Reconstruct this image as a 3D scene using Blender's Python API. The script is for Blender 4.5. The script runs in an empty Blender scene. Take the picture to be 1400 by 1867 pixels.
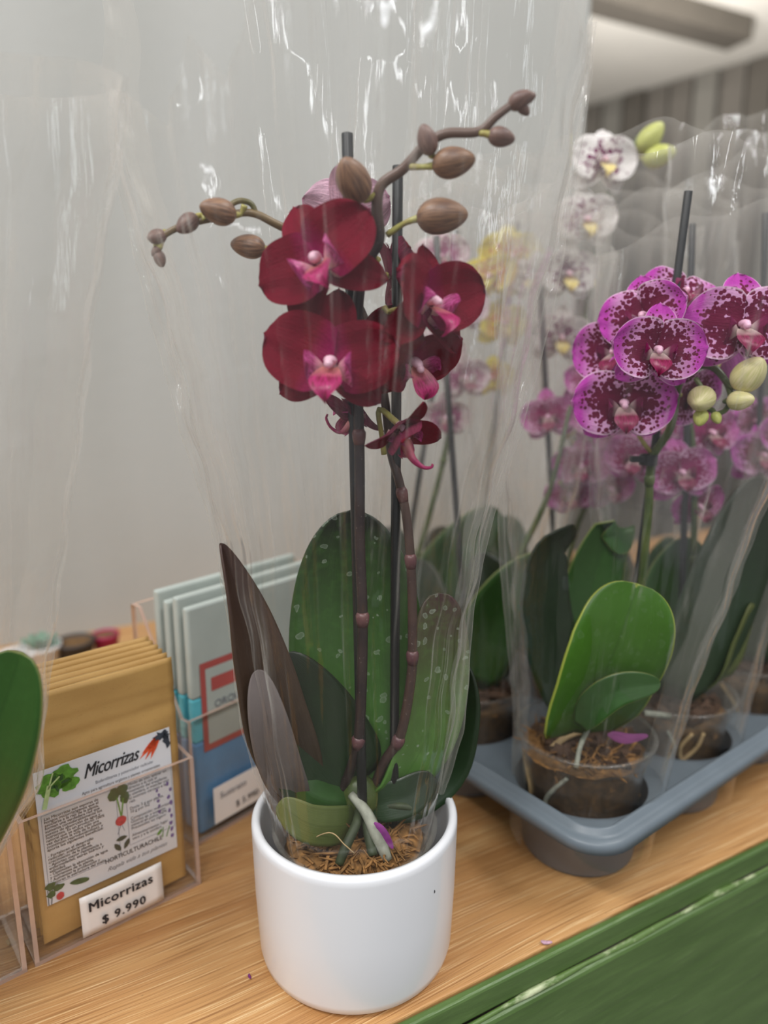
import bpy, bmesh, math, random
import numpy as np
from mathutils import Vector, Matrix
random.seed(7)
rng = np.random.RandomState(11)
PI = math.pi
C = bpy.context.scene.collection
S = bpy.context.scene
def rad(d): return d * PI / 180
def lin(r, g, b):
    f = lambda c: (c / 255 / 12.92) if c / 255 <= .04045 else ((c / 255 + .055) / 1.055) ** 2.4
    return (f(r), f(g), f(b), 1)

# ---------------------------------------------------------------- camera
HC, PITCH, F, IW, IH = .404, rad(12), 1300., 1400, 1867
cam = bpy.data.cameras.new('camera'); camo = bpy.data.objects.new('camera', cam); C.objects.link(camo)
camo.location = (0, 0, HC); camo.rotation_euler = (PI / 2 - PITCH, 0, 0)
cam.sensor_fit = 'HORIZONTAL'; cam.sensor_width = 36; cam.lens = 36 * F / IW
cam.clip_start = .02; cam.clip_end = 60
cam.dof.use_dof = True; cam.dof.focus_distance = .452; cam.dof.aperture_fstop = 4.0
S.camera = camo
# ---------------------------------------------------------------- world, lights, exposure
w = bpy.data.worlds.new('hall_light'); S.world = w; w.use_nodes = True
w.node_tree.nodes['Background'].inputs[0].default_value = (.93, .96, 1, 1)
w.node_tree.nodes['Background'].inputs[1].default_value = .46
def area(name, loc, aim, size, sy, power, col=(1, .982, .955)):
    l = bpy.data.lights.new(name, 'AREA'); l.shape = 'RECTANGLE'; l.size = size; l.size_y = sy; l.energy = power; l.color = col
    o = bpy.data.objects.new(name, l); C.objects.link(o); o.location = loc
    o.rotation_euler = (Vector(aim) - Vector(loc)).to_track_quat('-Z', 'Y').to_euler(); return o
area('ceiling_lamp_left', (-1.3, -.6, 2.45), (-.1, .6, .2), 1.2, .2, 52)
area('ceiling_lamp_right', (1.5, .2, 2.45), (.2, .6, .2), 1.2, .2, 34)
area('ceiling_lamp_rear', (.2, -1.6, 2.45), (0, .6, .3), 1.2, .25, 34)
area('glint_strip_left', (-2.2, -3.2, 2.3), (-.1, .6, .4), 1.8, .07, 11, (.93, .97, 1))  # added strip light behind the camera, there to streak glints on the film
area('glint_strip_middle', (.1, -3.6, 2.3), (-.1, .6, .4), 1.8, .07, 11, (.93, .97, 1))  # second added glint strip, not a fixture of the shop
area('glint_strip_right', (2.6, -2.8, 2.3), (-.1, .6, .4), 1.8, .07, 11, (.93, .97, 1))  # third added glint strip for the sleeves
area('daylight_window', (-2.6, .1, 1.5), (0, .7, .3), .9, 1.3, 26, (.85, .93, 1))
area('ceiling_fill', (1.7, 4.0, 1.5), (1.9, 5, 2.7), .8, .8, 55)  # added fill aimed upward to brighten the ceiling, in place of room bounce
S.view_settings.view_transform = 'Standard'; S.view_settings.look = 'None'
S.view_settings.exposure = -0.16; S.view_settings.gamma = 1
S.cycles.transparent_max_bounces = 36
S.cycles.max_bounces = 6
S.cycles.caustics_reflective = False; S.cycles.caustics_refractive = False

# ---------------------------------------------------------------- helpers
CF = np.array([0, math.cos(PITCH), -math.sin(PITCH)]); CU = np.array([0, math.sin(PITCH), math.cos(PITCH)])
def ray(px, py): return CF + CU * (-(py - IH / 2) / F) + np.array([1, 0, 0]) * ((px - IW / 2) / F)
def at(px, py, Y):                 # point of the photograph at world depth Y
    r = ray(px, py); return Vector(r * Y / r[1] + np.array([0, 0, HC]))
def V(*a): return Vector(a)
def mesh(name, verts, faces, mat, uv=None, smooth=True):
    me = bpy.data.meshes.new(name)
    me.from_pydata([tuple(v) for v in verts], [], [tuple(f) for f in faces])
    if uv is not None:
        l = me.uv_layers.new(name='UVMap')
        li = np.empty(len(me.loops), dtype=np.int32); me.loops.foreach_get('vertex_index', li)
        l.data.foreach_set('uv', np.asarray(uv, dtype=np.float32)[li].ravel())
    for m in (mat if isinstance(mat, (list, tuple)) else [mat]): me.materials.append(m)
    if smooth: me.polygons.foreach_set('use_smooth', [True] * len(me.polygons))
    me.update(); return me
def link(name, me, parent=None, **k):
    o = bpy.data.objects.new(name, me); C.objects.link(o)
    if parent is not None: o.parent = parent
    for a, b in k.items(): o[a] = b
    return o
def thing(name, label, cat, loc=(0, 0, 0), group=None, rz=0):
    o = bpy.data.objects.new(name, None); C.objects.link(o); o.empty_display_size = .02
    o.location = loc; o.rotation_euler = (0, 0, rz); o['label'] = label; o['category'] = cat
    if group: o['group'] = group
    return o
def tag(o, label, cat, group=None):
    o['label'] = label; o['category'] = cat
    if group: o['group'] = group
    return o
class MB:                           # collects shapes into one mesh
    def __init__(s): s.v = []; s.f = []; s.uv = []
    def add(s, v, f, uv=None):
        n = len(s.v); s.v += [Vector(x) for x in v]; s.f += [tuple(i + n for i in q) for q in f]
        s.uv += list(uv) if uv is not None else [(0, 0)] * len(v); return s
    def box(s, c, h, M=None):
        c = Vector(c); vs = []
        for x in (-1, 1):
            for y in (-1, 1):
                for z in (-1, 1):
                    p = V(x * h[0], y * h[1], z * h[2])
                    vs.append(c + (M @ p if M is not None else p))
        return s.add(vs, [(0, 1, 3, 2), (4, 6, 7, 5), (0, 4, 5, 1), (2, 3, 7, 6), (0, 2, 6, 4), (1, 5, 7, 3)])
    def tube(s, pts, r, seg=10, caps=True):
        v, f, uv = tube(pts, r, seg, caps); return s.add(v, f, uv)
    def build(s, name, mat, parent=None, smooth=True, **k):
        return link(name, mesh(name, s.v, s.f, mat, s.uv, smooth), parent, **k)
def crom(P, n=6):
    P = [Vector(p) for p in P]; out = []
    if len(P) < 3: return [P[0].lerp(P[-1], i / n) for i in range(n + 1)]
    Q = [P[0] * 2 - P[1]] + P + [P[-1] * 2 - P[-2]]
    for i in range(1, len(Q) - 2):
        a, b, c, d = Q[i - 1], Q[i], Q[i + 1], Q[i + 2]
        for k in range(n):
            t = k / n
            out.append(.5 * ((2 * b) + (c - a) * t + (2 * a - 5 * b + 4 * c - d) * t * t + (3 * b - a - 3 * c + d) * t ** 3))
    out.append(P[-1]); return out
def tube(pts, r, seg=10, caps=True):
    pts = [Vector(p) for p in pts]; n = len(pts)
    rs = r if isinstance(r, (list, tuple)) else [r] * n
    if len(rs) != n: rs = list(np.interp(np.linspace(0, 1, n), np.linspace(0, 1, len(rs)), rs))
    T = [(pts[min(i + 1, n - 1)] - pts[max(i - 1, 0)]).normalized() for i in range(n)]
    u = T[0].orthogonal().normalized(); v = []; f = []; uv = []
    for i in range(n):
        u = (u - T[i] * u.dot(T[i]));
        u = u.normalized() if u.length > 1e-6 else T[i].orthogonal().normalized()
        w_ = T[i].cross(u)
        for k in range(seg):
            a = 2 * PI * k / seg; v.append(pts[i] + (u * math.cos(a) + w_ * math.sin(a)) * rs[i]); uv.append((i / (n - 1), k / seg))
    for i in range(n - 1):
        for k in range(seg):
            k2 = (k + 1) % seg; f.append((i * seg + k, i * seg + k2, (i + 1) * seg + k2, (i + 1) * seg + k))
    if caps: f.append(tuple(range(seg))[::-1]); f.append(tuple((n - 1) * seg + k for k in range(seg)))
    return v, f, uv
def lathe(prof, seg=64, c=(0, 0, 0), wob=None):
    c = Vector(c); v = []; f = []; uv = []
    for j, (r, z) in enumerate(prof):
        for k in range(seg):
            a = 2 * PI * k / seg; rr = r + (wob(a, z) if wob else 0)
            v.append(c + V(rr * math.cos(a), rr * math.sin(a), z)); uv.append((k / seg, j / len(prof)))
    for j in range(len(prof) - 1):
        for k in range(seg):
            k2 = (k + 1) % seg; f.append((j * seg + k, j * seg + k2, (j + 1) * seg + k2, (j + 1) * seg + k))
    return v, f, uv
def grid(nu, nv, fn):
    v = []; uv = []; f = []
    for i in range(nu + 1):
        for j in range(nv + 1):
            a, b = i / nu, j / nv; v.append(fn(a, b)); uv.append((a, b))
    for i in range(nu):
        for j in range(nv):
            q = i * (nv + 1) + j; f.append((q, q + 1, q + nv + 2, q + nv + 1))
    return v, f, uv
def bevel(o, wd, seg=2):
    m = o.modifiers.new('bevel', 'BEVEL'); m.width = wd; m.segments = seg; m.limit_method = 'ANGLE'; return o
def solid(o, t, off=0):
    m = o.modifiers.new('thickness', 'SOLIDIFY'); m.thickness = t; m.offset = off; return o

# ---------------------------------------------------------------- materials
class NT:
    def __init__(s, name):
        s.m = bpy.data.materials.new(name); s.m.use_nodes = True; s.t = s.m.node_tree; s.t.nodes.clear()
        s.out = s.n('ShaderNodeOutputMaterial')
    def n(s, kind, **k):
        x = s.t.nodes.new(kind)
        for a, b in k.items():
            if a.startswith('i_'):
                key = a[2:]; key = int(key) if key.isdigit() else key.replace('_', ' ')
                s.set(x.inputs[key], b)
            else: setattr(x, a, b)
        return x
    def set(s, sock, b):
        if isinstance(b, bpy.types.NodeSocket): s.t.links.new(b, sock)
        elif isinstance(b, bpy.types.Node): s.t.links.new(b.outputs[0], sock)
        else: sock.default_value = b
    def math(s, op, a, b=0., c=0., clamp=False):
        x = s.n('ShaderNodeMath', operation=op, use_clamp=clamp); s.set(x.inputs[0], a); s.set(x.inputs[1], b); s.set(x.inputs[2], c); return x.outputs[0]
    def mix(s, f, a, b, mode='MIX'):
        x = s.n('ShaderNodeMix', data_type='RGBA', blend_type=mode); s.set(x.inputs[0], f); s.set(x.inputs[6], a); s.set(x.inputs[7], b); return x.outputs[2]
    def ramp(s, f, stops, interp='LINEAR'):
        x = s.n('ShaderNodeValToRGB'); x.color_ramp.interpolation = interp; s.set(x.inputs[0], f); e = x.color_ramp.elements
        while len(e) < len(stops): e.new(.5)
        for i, (p, c) in enumerate(stops):
            e[i].position = p; e[i].color = c if isinstance(c, (tuple, list)) else (c, c, c, 1)
        return x.outputs[0]
    def noise(s, vec, scale, detail=3, rough=.5, dist=0): 
        x = s.n('ShaderNodeTexNoise', i_Scale=scale, i_Detail=detail, i_Roughness=rough, i_Distortion=dist)
        if vec is not None: s.set(x.inputs['Vector'], vec)
        return x.outputs[0]
    def obj(s): return s.n('ShaderNodeTexCoord').outputs['Object']
    def uvxy(s):
        x = s.n('ShaderNodeSeparateXYZ'); s.set(x.inputs[0], s.n('ShaderNodeTexCoord').outputs['UV']); return x.outputs[0], x.outputs[1]
    def mapping(s, vec, scale=(1, 1, 1), rot=(0, 0, 0), loc=(0, 0, 0)):
        x = s.n('ShaderNodeMapping'); s.set(x.inputs[0], vec); x.inputs['Scale'].default_value = scale; x.inputs['Rotation'].default_value = rot; x.inputs['Location'].default_value = loc; return x.outputs[0]
    def bump(s, h, strength=.3, dist=.001):
        return s.n('ShaderNodeBump', i_Strength=strength, i_Distance=dist, i_Height=h).outputs[0]
    def bsdf(s, col, rough=.5, normal=None, **k):
        x = s.n('ShaderNodeBsdfPrincipled'); s.set(x.inputs['Base Color'], col); s.set(x.inputs['Roughness'], rough)
        if normal is not None: s.set(x.inputs['Normal'], normal)
        for a, b in k.items(): s.set(x.inputs[a.replace('_', ' ')], b)
        return x.outputs[0]
    def done(s, sh): s.set(s.out.inputs[0], sh); return s.m
def plain(name, col, rough=.5, noise=0, scale=60, bump=0, **k):
    t = NT(name); o = t.obj(); c = col
    if noise:
        n = t.noise(o, scale, 4); c = t.mix(t.ramp(n, [(.3, 0.), (.7, 1.)]), tuple(x * (1 - noise) for x in col[:3]) + (1,), tuple(min(1, x * (1 + noise)) for x in col[:3]) + (1,))
    nr = t.bump(t.noise(o, scale * 2, 4), bump, .001) if bump else None
    return t.done(t.bsdf(c, rough, nr, **k))
def leafish(t, col, rough, nr, trans, tcol, spec=.5):
    p = t.bsdf(col, rough, nr, Specular_IOR_Level=spec)
    tr = t.n('ShaderNodeBsdfTranslucent'); t.set(tr.inputs[0], tcol)
    x = t.n('ShaderNodeMixShader', i_0=trans); t.set(x.inputs[1], p); t.set(x.inputs[2], tr.outputs[0]); return x.outputs[0]
def petal_mat(name, kind, base, deep, back, rim=None):
    t = NT(name); u, v = t.uvxy(); o = t.obj()
    a = t.math('ABSOLUTE', t.math('MULTIPLY_ADD', v, 2., -1.))
    vein = t.noise(t.n('ShaderNodeCombineXYZ', i_0=t.math('MULTIPLY', u, 1.5), i_1=t.math('MULTIPLY', v, 26.)).outputs[0], 1.6, 2)
    rnd = t.n('ShaderNodeObjectInfo').outputs['Random']
    off = t.n('ShaderNodeVectorMath', operation='ADD'); t.set(off.inputs[0], o); t.set(off.inputs[1], t.n('ShaderNodeCombineXYZ', i_0=rnd, i_1=rnd).outputs[0])
    oo = off.outputs[0]
    c = t.mix(t.ramp(vein, [(.35, 0.), (.65, 1.)]), tuple(x * .82 for x in base[:3]) + (1,), base)
    if kind == 'plain':
        c = t.mix(t.ramp(u, [(0, 1.), (.28, 0.)]), c, deep)
    else:
        vo = t.n('ShaderNodeTexVoronoi', feature='F1', i_Scale=26. if kind == 'fine' else 15. if kind == 'few' else 24., i_Randomness=.85); t.set(vo.inputs['Vector'], oo)
        thr = t.ramp(u, [(.1, .95), (.36, .74), (.56, .5), (.74, .3), (.84, 0.)] if kind != 'few' else [(.05, .7), (.35, .55), (.55, .3), (.75, 0.)])
        edge = t.math('MULTIPLY_ADD', a, -.55, 1.12)
        thr = t.math('MULTIPLY', thr, edge)
        n2 = t.math('MULTIPLY_ADD', t.noise(oo, 6, 1), .6, .68)
        thr = t.math('MULTIPLY', thr, n2)
        pale = t.ramp(u, [(0, .7), (.4, .5), (.68, .0)])
        c = t.mix(pale, c, rim or (1, 1, 1, 1))
        sp = t.math('GREATER_THAN', t.math('SUBTRACT', thr, vo.outputs['Distance']), 0.)
        c = t.mix(sp, c, deep)
    if rim:
        e = t.math('MAXIMUM', a, t.math('MULTIPLY_ADD', u, 1.02, -.02))
        c = t.mix(t.ramp(e, [(.93, 0.), (.985, .75)]), c, rim)
    bk = t.n('ShaderNodeNewGeometry').outputs['Backfacing']
    c = t.mix(bk, c, t.mix(t.ramp(vein, [(.4, 0.), (.62, 1.)]), tuple(x * .6 for x in back[:3]) + (1,), back))
    nr = t.bump(t.math('ADD', vein, t.noise(oo, 40, 3)), .25, .01)
    return t.done(leafish(t, c, .6, nr, .22, c, .12))
BURG, BURGD, BURGB = lin(122, 0, 36), lin(150, 8, 88), lin(140, 54, 84)
M = {}
M['burgundy'] = petal_mat('burgundy_petal', 'plain', BURG, BURGD, BURGB)
M['pinkback'] = petal_mat('pale_pink_petal', 'plain', lin(215, 140, 180), lin(190, 60, 130), lin(232, 190, 210))
M['spotted'] = petal_mat('magenta_spotted_petal', 'spot', lin(205, 70, 190), lin(112, 8, 58), lin(222, 130, 206), lin(250, 216, 240))
M['pink'] = petal_mat('pink_petal', 'fine', lin(205, 105, 180), lin(150, 30, 100), lin(220, 150, 205), lin(245, 215, 235))
M['white'] = petal_mat('white_spotted_petal', 'few', lin(245, 240, 238), lin(120, 40, 90), lin(240, 232, 228), lin(252, 248, 246))
M['blush'] = petal_mat('blush_petal', 'fine', lin(235, 215, 220), lin(165, 90, 130), lin(232, 218, 220), lin(246, 238, 236))
M['yellow'] = petal_mat('yellow_petal', 'few', lin(238, 218, 60), lin(205, 110, 70), lin(230, 214, 90), lin(240, 225, 90))
def lip_mat(name, c1, c2, c3):
    t = NT(name); o = t.obj(); u, v = t.uvxy()
    n = t.noise(t.n('ShaderNodeCombineXYZ', i_0=t.math('MULTIPLY', u, 3.), i_1=t.math('MULTIPLY', v, 16.)).outputs[0], 1.6, 3)
    c = t.mix(t.ramp(n, [(.42, 0.), (.55, 1.)]), c1, c2); c = t.mix(t.ramp(u, [(0, 1.), (.3, 0.)]), c, c3)
    return t.done(leafish(t, c, .4, None, .15, c))
M['lip_burgundy'] = lip_mat('magenta_lip', lin(138, 14, 66), lin(186, 36, 112), lin(222, 150, 140))
M['lip_spotted'] = lip_mat('maroon_lip', lin(112, 10, 52), lin(146, 28, 84), lin(240, 225, 215))
M['lip_white'] = lip_mat('yellow_lip', lin(245, 235, 190), lin(235, 205, 60), lin(110, 40, 60))
M['lobe_burgundy'] = lip_mat('magenta_lobe', lin(150, 22, 90), lin(206, 84, 156), lin(236, 196, 190))
M['lobe_spotted'] = lip_mat('maroon_lobe', lin(112, 12, 66), lin(136, 22, 84), lin(245, 235, 225))
M['column'] = plain('cream_column', lin(232, 190, 206), .35, .08, 200)
M['column_p'] = plain('pink_column', lin(240, 190, 215), .35, .1, 200)
def stem_mat(name, a, b, sc=60, end=None):
    t = NT(name); o = t.obj(); n = t.noise(o, sc, 4, .6); c = t.mix(t.ramp(n, [(.35, 0.), (.65, 1.)]), a, b)
    if end: c = t.mix(t.ramp(t.uvxy()[0], [(end[1], 0.), (end[2], 1.)]), c, end[0])
    fl = t.noise(o, 700, 2); c = t.mix(t.ramp(fl, [(.68, 0.), (.74, .5)]), c, lin(150, 140, 130))
    return t.done(t.bsdf(c, .38, t.bump(n, .3, .0008)))
M['spike_dark'] = stem_mat('dark_purple_stem', lin(36, 26, 28), lin(54, 40, 38), 60, (lin(104, 82, 72), .5, .62))
M['spike_brown'] = stem_mat('brown_stem', lin(58, 42, 40), lin(78, 58, 50), 60, (lin(116, 96, 64), .5, .7))
M['spike_olive'] = stem_mat('olive_stem', lin(88, 84, 44), lin(118, 98, 62))
M['spike_green'] = stem_mat('green_stem', lin(56, 74, 30), lin(84, 96, 42))
M['bract'] = stem_mat('dark_bract', lin(82, 50, 56), lin(104, 68, 66))
M['pedicel'] = stem_mat('yellow_green_stalk', lin(178, 176, 96), lin(150, 132, 70), 120)
M['stake'] = plain('black_plastic_stake', lin(26, 27, 28), .35, .1, 200)
M['stake_grey'] = plain('grey_plastic_stake', lin(72, 76, 80), .4, .1, 200)
def bud_mat(name, a, b):
    t = NT(name); u, v = t.uvxy()
    n = t.noise(t.n('ShaderNodeCombineXYZ', i_0=t.math('MULTIPLY', u, 2.), i_1=t.math('MULTIPLY', v, 22.)).outputs[0], 1.6, 3)
    c = t.mix(t.ramp(n, [(.35, 0.), (.65, 1.)]), a, b)
    return t.done(t.bsdf(c, .42, t.bump(n, .25, .0006), Subsurface_Weight=.0))
M['bud_brown'] = bud_mat('brown_bud', lin(100, 74, 62), lin(154, 118, 90))
M['bud_dark'] = bud_mat('dark_bud', lin(100, 76, 72), lin(134, 104, 92))
M['bud_green'] = bud_mat('pale_green_bud', lin(200, 196, 130), lin(226, 214, 168))
M['bud_lime'] = bud_mat('lime_bud', lin(176, 180, 84), lin(200, 204, 120))
def leaf_mat(name, base, tip, back, spots=0., tr=.12, rough=.33, edge=None):
    t = NT(name); u, v = t.uvxy(); o = t.obj()
    a = t.math('ABSOLUTE', t.math('MULTIPLY_ADD', v, 2., -1.))
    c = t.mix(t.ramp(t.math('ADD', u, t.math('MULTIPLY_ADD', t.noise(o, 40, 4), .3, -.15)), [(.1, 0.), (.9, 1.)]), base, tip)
    ve = t.noise(t.n('ShaderNodeCombineXYZ', i_0=t.math('MULTIPLY', u, 2.), i_1=t.math('MULTIPLY', v, 40.)).outputs[0], 1.5, 2)
    c = t.mix(t.math('MULTIPLY', ve, .22), c, (0, 0, 0, 1))
    mot = t.noise(o, 160, 5, .65); c = t.mix(t.ramp(mot, [(.48, 0.), (.78, .25)]), c, tuple(min(1, x * 1.6 + .01) for x in base[:3]) + (1,))
    c = t.mix(t.ramp(a, [(0, .35), (.05, 0.)]), c, tuple(x * .5 for x in base[:3]) + (1,))
    if spots:
        vo = t.n('ShaderNodeTexVoronoi', feature='F1', i_Scale=150., i_Randomness=1.)
        wv = t.n('ShaderNodeVectorMath', operation='ADD'); t.set(wv.inputs[0], o); nn = t.n('ShaderNodeTexNoise', i_Scale=140., i_Detail=2.); t.set(nn.inputs['Vector'], o)
        sc = t.n('ShaderNodeVectorMath', operation='SCALE', i_Scale=.006); t.set(sc.inputs[0], nn.outputs[1]); t.set(wv.inputs[1], sc.outputs[0]); t.set(vo.inputs['Vector'], wv.outputs[0])
        mask = t.math('GREATER_THAN', t.n('ShaderNodeSeparateColor', i_0=vo.outputs['Color']).outputs[0], .42)
        size = t.math('MULTIPLY_ADD', t.n('ShaderNodeSeparateColor', i_0=vo.outputs['Color']).outputs[1], .32, .1)
        d = t.math('DIVIDE', vo.outputs['Distance'], size)
        ring = t.ramp(d, [(0, .3), (.7, .42), (.92, .95), (1., 0.)])
        c = t.mix(t.math('MULTIPLY', t.math('MULTIPLY', mask, ring), spots), c, lin(165, 178, 160))
    if edge: c = t.mix(t.ramp(t.math('MAXIMUM', a, u), [(.965, 0.), (.99, 1.)]), c, edge)
    bk = t.n('ShaderNodeNewGeometry').outputs['Backfacing']
    c = t.mix(bk, c, t.mix(t.math('MULTIPLY', ve, .5), back, tuple(x * .5 for x in back[:3]) + (1,)))
    return t.done(leafish(t, c, rough, t.bump(t.math('ADD', ve, t.math('MULTIPLY', mot, .6)), .22, .0008), tr, t.mix(.4, c, lin(110, 150, 40))))
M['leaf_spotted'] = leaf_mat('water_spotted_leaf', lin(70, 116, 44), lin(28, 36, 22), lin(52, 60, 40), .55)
M['leaf_bright_spotted'] = leaf_mat('purple_tipped_leaf', lin(88, 134, 56), lin(80, 54, 54), lin(60, 50, 44), .7)
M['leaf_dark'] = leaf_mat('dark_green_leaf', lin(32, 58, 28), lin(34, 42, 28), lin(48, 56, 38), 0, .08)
M['leaf_brown'] = leaf_mat('purple_brown_leaf', lin(70, 56, 40), lin(74, 50, 44), lin(112, 84, 66), 0, .08, .4)
M['leaf_grey'] = leaf_mat('purple_grey_leaf', lin(104, 96, 92), lin(128, 118, 116), lin(120, 110, 108), 0, .1, .5)
M['leaf_mid'] = leaf_mat('mid_green_leaf', lin(48, 88, 32), lin(50, 90, 34), lin(70, 84, 44), 0, .15, .33, lin(120, 130, 70))
M['leaf_fresh'] = leaf_mat('fresh_green_leaf', lin(66, 114, 28), lin(76, 128, 30), lin(112, 140, 60), .12, .28, .3, lin(176, 190, 80))
M['leaf_olive'] = leaf_mat('olive_leaf', lin(84, 100, 50), lin(112, 118, 62), lin(96, 100, 60), 0, .15)
# transparent sheets
def film_mat(name, haze=.05, tint=(.97, .97, .965, 1), rough=.06, bump=.32, scale=(75, 75, 3.2), gl=1., streak=.34):
    t = NT(name); o = t.obj(); n = t.noise(t.mapping(o, scale), 1.0, 4, .6, .4); n2 = t.noise(t.mapping(o, (scale[0] * 6, scale[1] * 6, scale[2] * 5)), 1.0, 3)
    nr = t.bump(t.math('ADD', n, t.math('MULTIPLY', n2, .10)), bump, .003)
    lw = t.n('ShaderNodeLayerWeight', i_Blend=.5); t.set(lw.inputs['Normal'], nr)
    frs = t.math('MULTIPLY_ADD', t.math('POWER', lw.outputs['Facing'], 5.), .9, .040)
    tp = t.n('ShaderNodeBsdfTransparent', i_0=tint); g = t.n('ShaderNodeBsdfGlossy', i_0=(1, 1, 1, 1), i_Roughness=rough); t.set(g.inputs['Normal'], nr)
    a = t.n('ShaderNodeMixShader', i_0=t.math('MULTIPLY', frs, gl, clamp=True)); t.set(a.inputs[1], tp); t.set(a.inputs[2], g)
    d = t.n('ShaderNodeBsdfDiffuse', i_0=lin(232, 228, 220)); tr = t.n('ShaderNodeBsdfTranslucent', i_0=lin(235, 232, 226))
    dd = t.n('ShaderNodeMixShader', i_0=.5); t.set(dd.inputs[1], d); t.set(dd.inputs[2], tr)
    u, v = t.uvxy(); at_ = t.n('ShaderNodeAttribute', attribute_name='crease_glint').outputs['Fac']
    hz = t.math('ADD', t.math('MULTIPLY', t.ramp(n, [(.5, 0.), (.8, 1.)]), haze * 2.5), haze)
    hz = t.math('MULTIPLY_ADD', at_, streak, hz, clamp=True)  # whitens folds and seams, with their glints put into the colour
    b = t.n('ShaderNodeMixShader', i_0=hz); t.set(b.inputs[1], a); t.set(b.inputs[2], dd); return t.done(b.outputs[0])
M['film'] = film_mat('clear_film', .006, (.985, .983, .98, 1))
M['film_back'] = film_mat('clear_film_rear', .005, (.985, .983, .98, 1), gl=.8)
M['clear_pot'] = film_mat('clear_pot_plastic', .10, (.95, .95, .93, 1), .2, .3, (40, 40, 40))
M['acrylic'] = film_mat('clear_acrylic', .010, (.985, .98, .975, 1), .04, .02, (10, 10, 10), .9)
M['acrylic_edge'] = plain('acrylic_edge', lin(226, 196, 180), .25, .08, 90, Transmission_Weight=.5)
# solids
M['ceramic'] = plain('white_ceramic', lin(226, 227, 231), .28, .015, 12, Coat_Weight=.3)
M['tray'] = plain('grey_tray_plastic', lin(104, 114, 122), .42, .05, 40, .04)
M['tray_cup'] = plain('grey_cell_plastic', lin(96, 100, 106), .5, .05, 40, .04)
M['moss'] = plain('dry_moss', lin(138, 100, 56), .9, .6, 180, .4)
M['moss_dark'] = plain('dark_moss', lin(104, 76, 44), .9, .5, 140, .6)
M['bark'] = plain('dark_bark', lin(74, 52, 36), .85, .5, 90, .8)
M['root'] = plain('silver_root', lin(150, 152, 138), .6, .3, 120, .3)
M['root_green'] = plain('green_root', lin(52, 62, 38), .6, .3, 120, .3)
M['root_brown'] = plain('brown_root', lin(176, 150, 108), .7, .3, 120, .3)
M['clip'] = plain('black_clip', lin(22, 22, 24), .5)
M['magenta_scrap'] = plain('fallen_magenta_petal', lin(120, 40, 116), .5, .3, 200)

def wood_mat():
    t = NT('light_oak_counter'); o = t.mapping(t.obj(), (1, 1, 1))
    sx = t.n('ShaderNodeSeparateXYZ'); t.set(sx.inputs[0], o); X, Y = sx.outputs[0], sx.outputs[1]
    # cathedral figure: the growth lines bow round a few hearts
    warp = t.noise(t.mapping(o, (1.8, 6, 1)), 1., 2, .4)
    bow = t.n('ShaderNodeTexVoronoi', feature='SMOOTH_F1', i_Scale=1., i_Smoothness=.6); t.set(bow.inputs['Vector'], t.mapping(o, (3.2, 7, 1), loc=(.35, .9, 0)))
    yy = t.math('ADD', Y, t.math('MULTIPLY', warp, .03)); yy = t.math('ADD', yy, t.math('MULTIPLY', bow.outputs[0], .016))
    ring = t.n('ShaderNodeCombineXYZ', i_0=t.math('MULTIPLY', X, 9.), i_1=t.math('MULTIPLY', yy, 720.)).outputs[0]
    g1 = t.noise(ring, 1., 3, .6)
    g2 = t.noise(t.n('ShaderNodeCombineXYZ', i_0=t.math('MULTIPLY', X, 22.), i_1=t.math('MULTIPLY', yy, 1500.)).outputs[0], 1., 2)
    g3 = t.noise(t.mapping(o, (3, 30, 1)), 1., 3)
    c = t.mix(t.ramp(g3, [(.3, 0.), (.7, 1.)]), lin(176, 124, 74), lin(202, 156, 102))
    c = t.mix(t.ramp(g1, [(.3, .8), (.47, 0.)]), c, lin(132, 86, 46))
    pore = t.math('MULTIPLY', t.ramp(g1, [(.56, 0.), (.64, 1.)]), t.ramp(g2, [(.4, 0.), (.55, 1.)]))
    c = t.mix(t.math('MULTIPLY', pore, .75), c, lin(236, 206, 158))
    fl = t.noise(o, 260, 2); c = t.mix(t.ramp(fl, [(.76, 0.), (.79, .7)]), c, lin(84, 56, 50))
    h = t.math('ADD', g1, t.math('MULTIPLY', g2, .35))
    return t.done(t.bsdf(c, .45, t.bump(h, .55, .0012)))
M['wood'] = wood_mat()
def green_mat():
    t = NT('green_painted_board'); o = t.obj()
    n = t.noise(t.mapping(o, (10, 60, 60)), 1., 4, .6); n2 = t.noise(t.mapping(o, (25, 160, 160)), 1., 3)
    c = t.mix(t.ramp(n, [(.3, 0.), (.7, 1.)]), lin(70, 96, 46), lin(88, 114, 62))
    c = t.mix(t.ramp(n2, [(.66, 0.), (.74, .4)]), c, lin(112, 136, 84))
    return t.done(t.bsdf(c, .38, t.bump(t.math('ADD', n2, n), .5, .0015)))
M['green'] = green_mat()
def worn_green():
    t = NT('worn_green_bead'); o = t.obj(); n = t.noise(t.mapping(o, (30, 90, 90)), 1., 5, .65)
    c = t.mix(t.ramp(n, [(.52, 0.), (.66, 1.)]), lin(92, 118, 62), lin(190, 198, 160))
    return t.done(t.bsdf(c, .45, t.bump(n, .6, .0015)))
M['green_worn'] = worn_green()
def kraft():
    t = NT('kraft_paper'); o = t.obj(); n = t.noise(t.mapping(o, (30, 30, 60)), 1., 5, .6); f = t.noise(o, 900, 2)
    c = t.mix(n, lin(178, 138, 78), lin(204, 164, 100)); c = t.mix(t.ramp(f, [(.66, 0.), (.72, .3)]), c, lin(130, 96, 54))
    return t.done(t.bsdf(c, .48, t.bump(t.noise(t.mapping(o, (14, 14, 34)), 1., 3), .35, .003)))
M['kraft'] = kraft()
M['paper'] = plain('white_label_paper', lin(226, 228, 234), .35, .02, 30)
M['tag_paper'] = plain('price_tag_paper', lin(236, 230, 226), .3)
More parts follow.
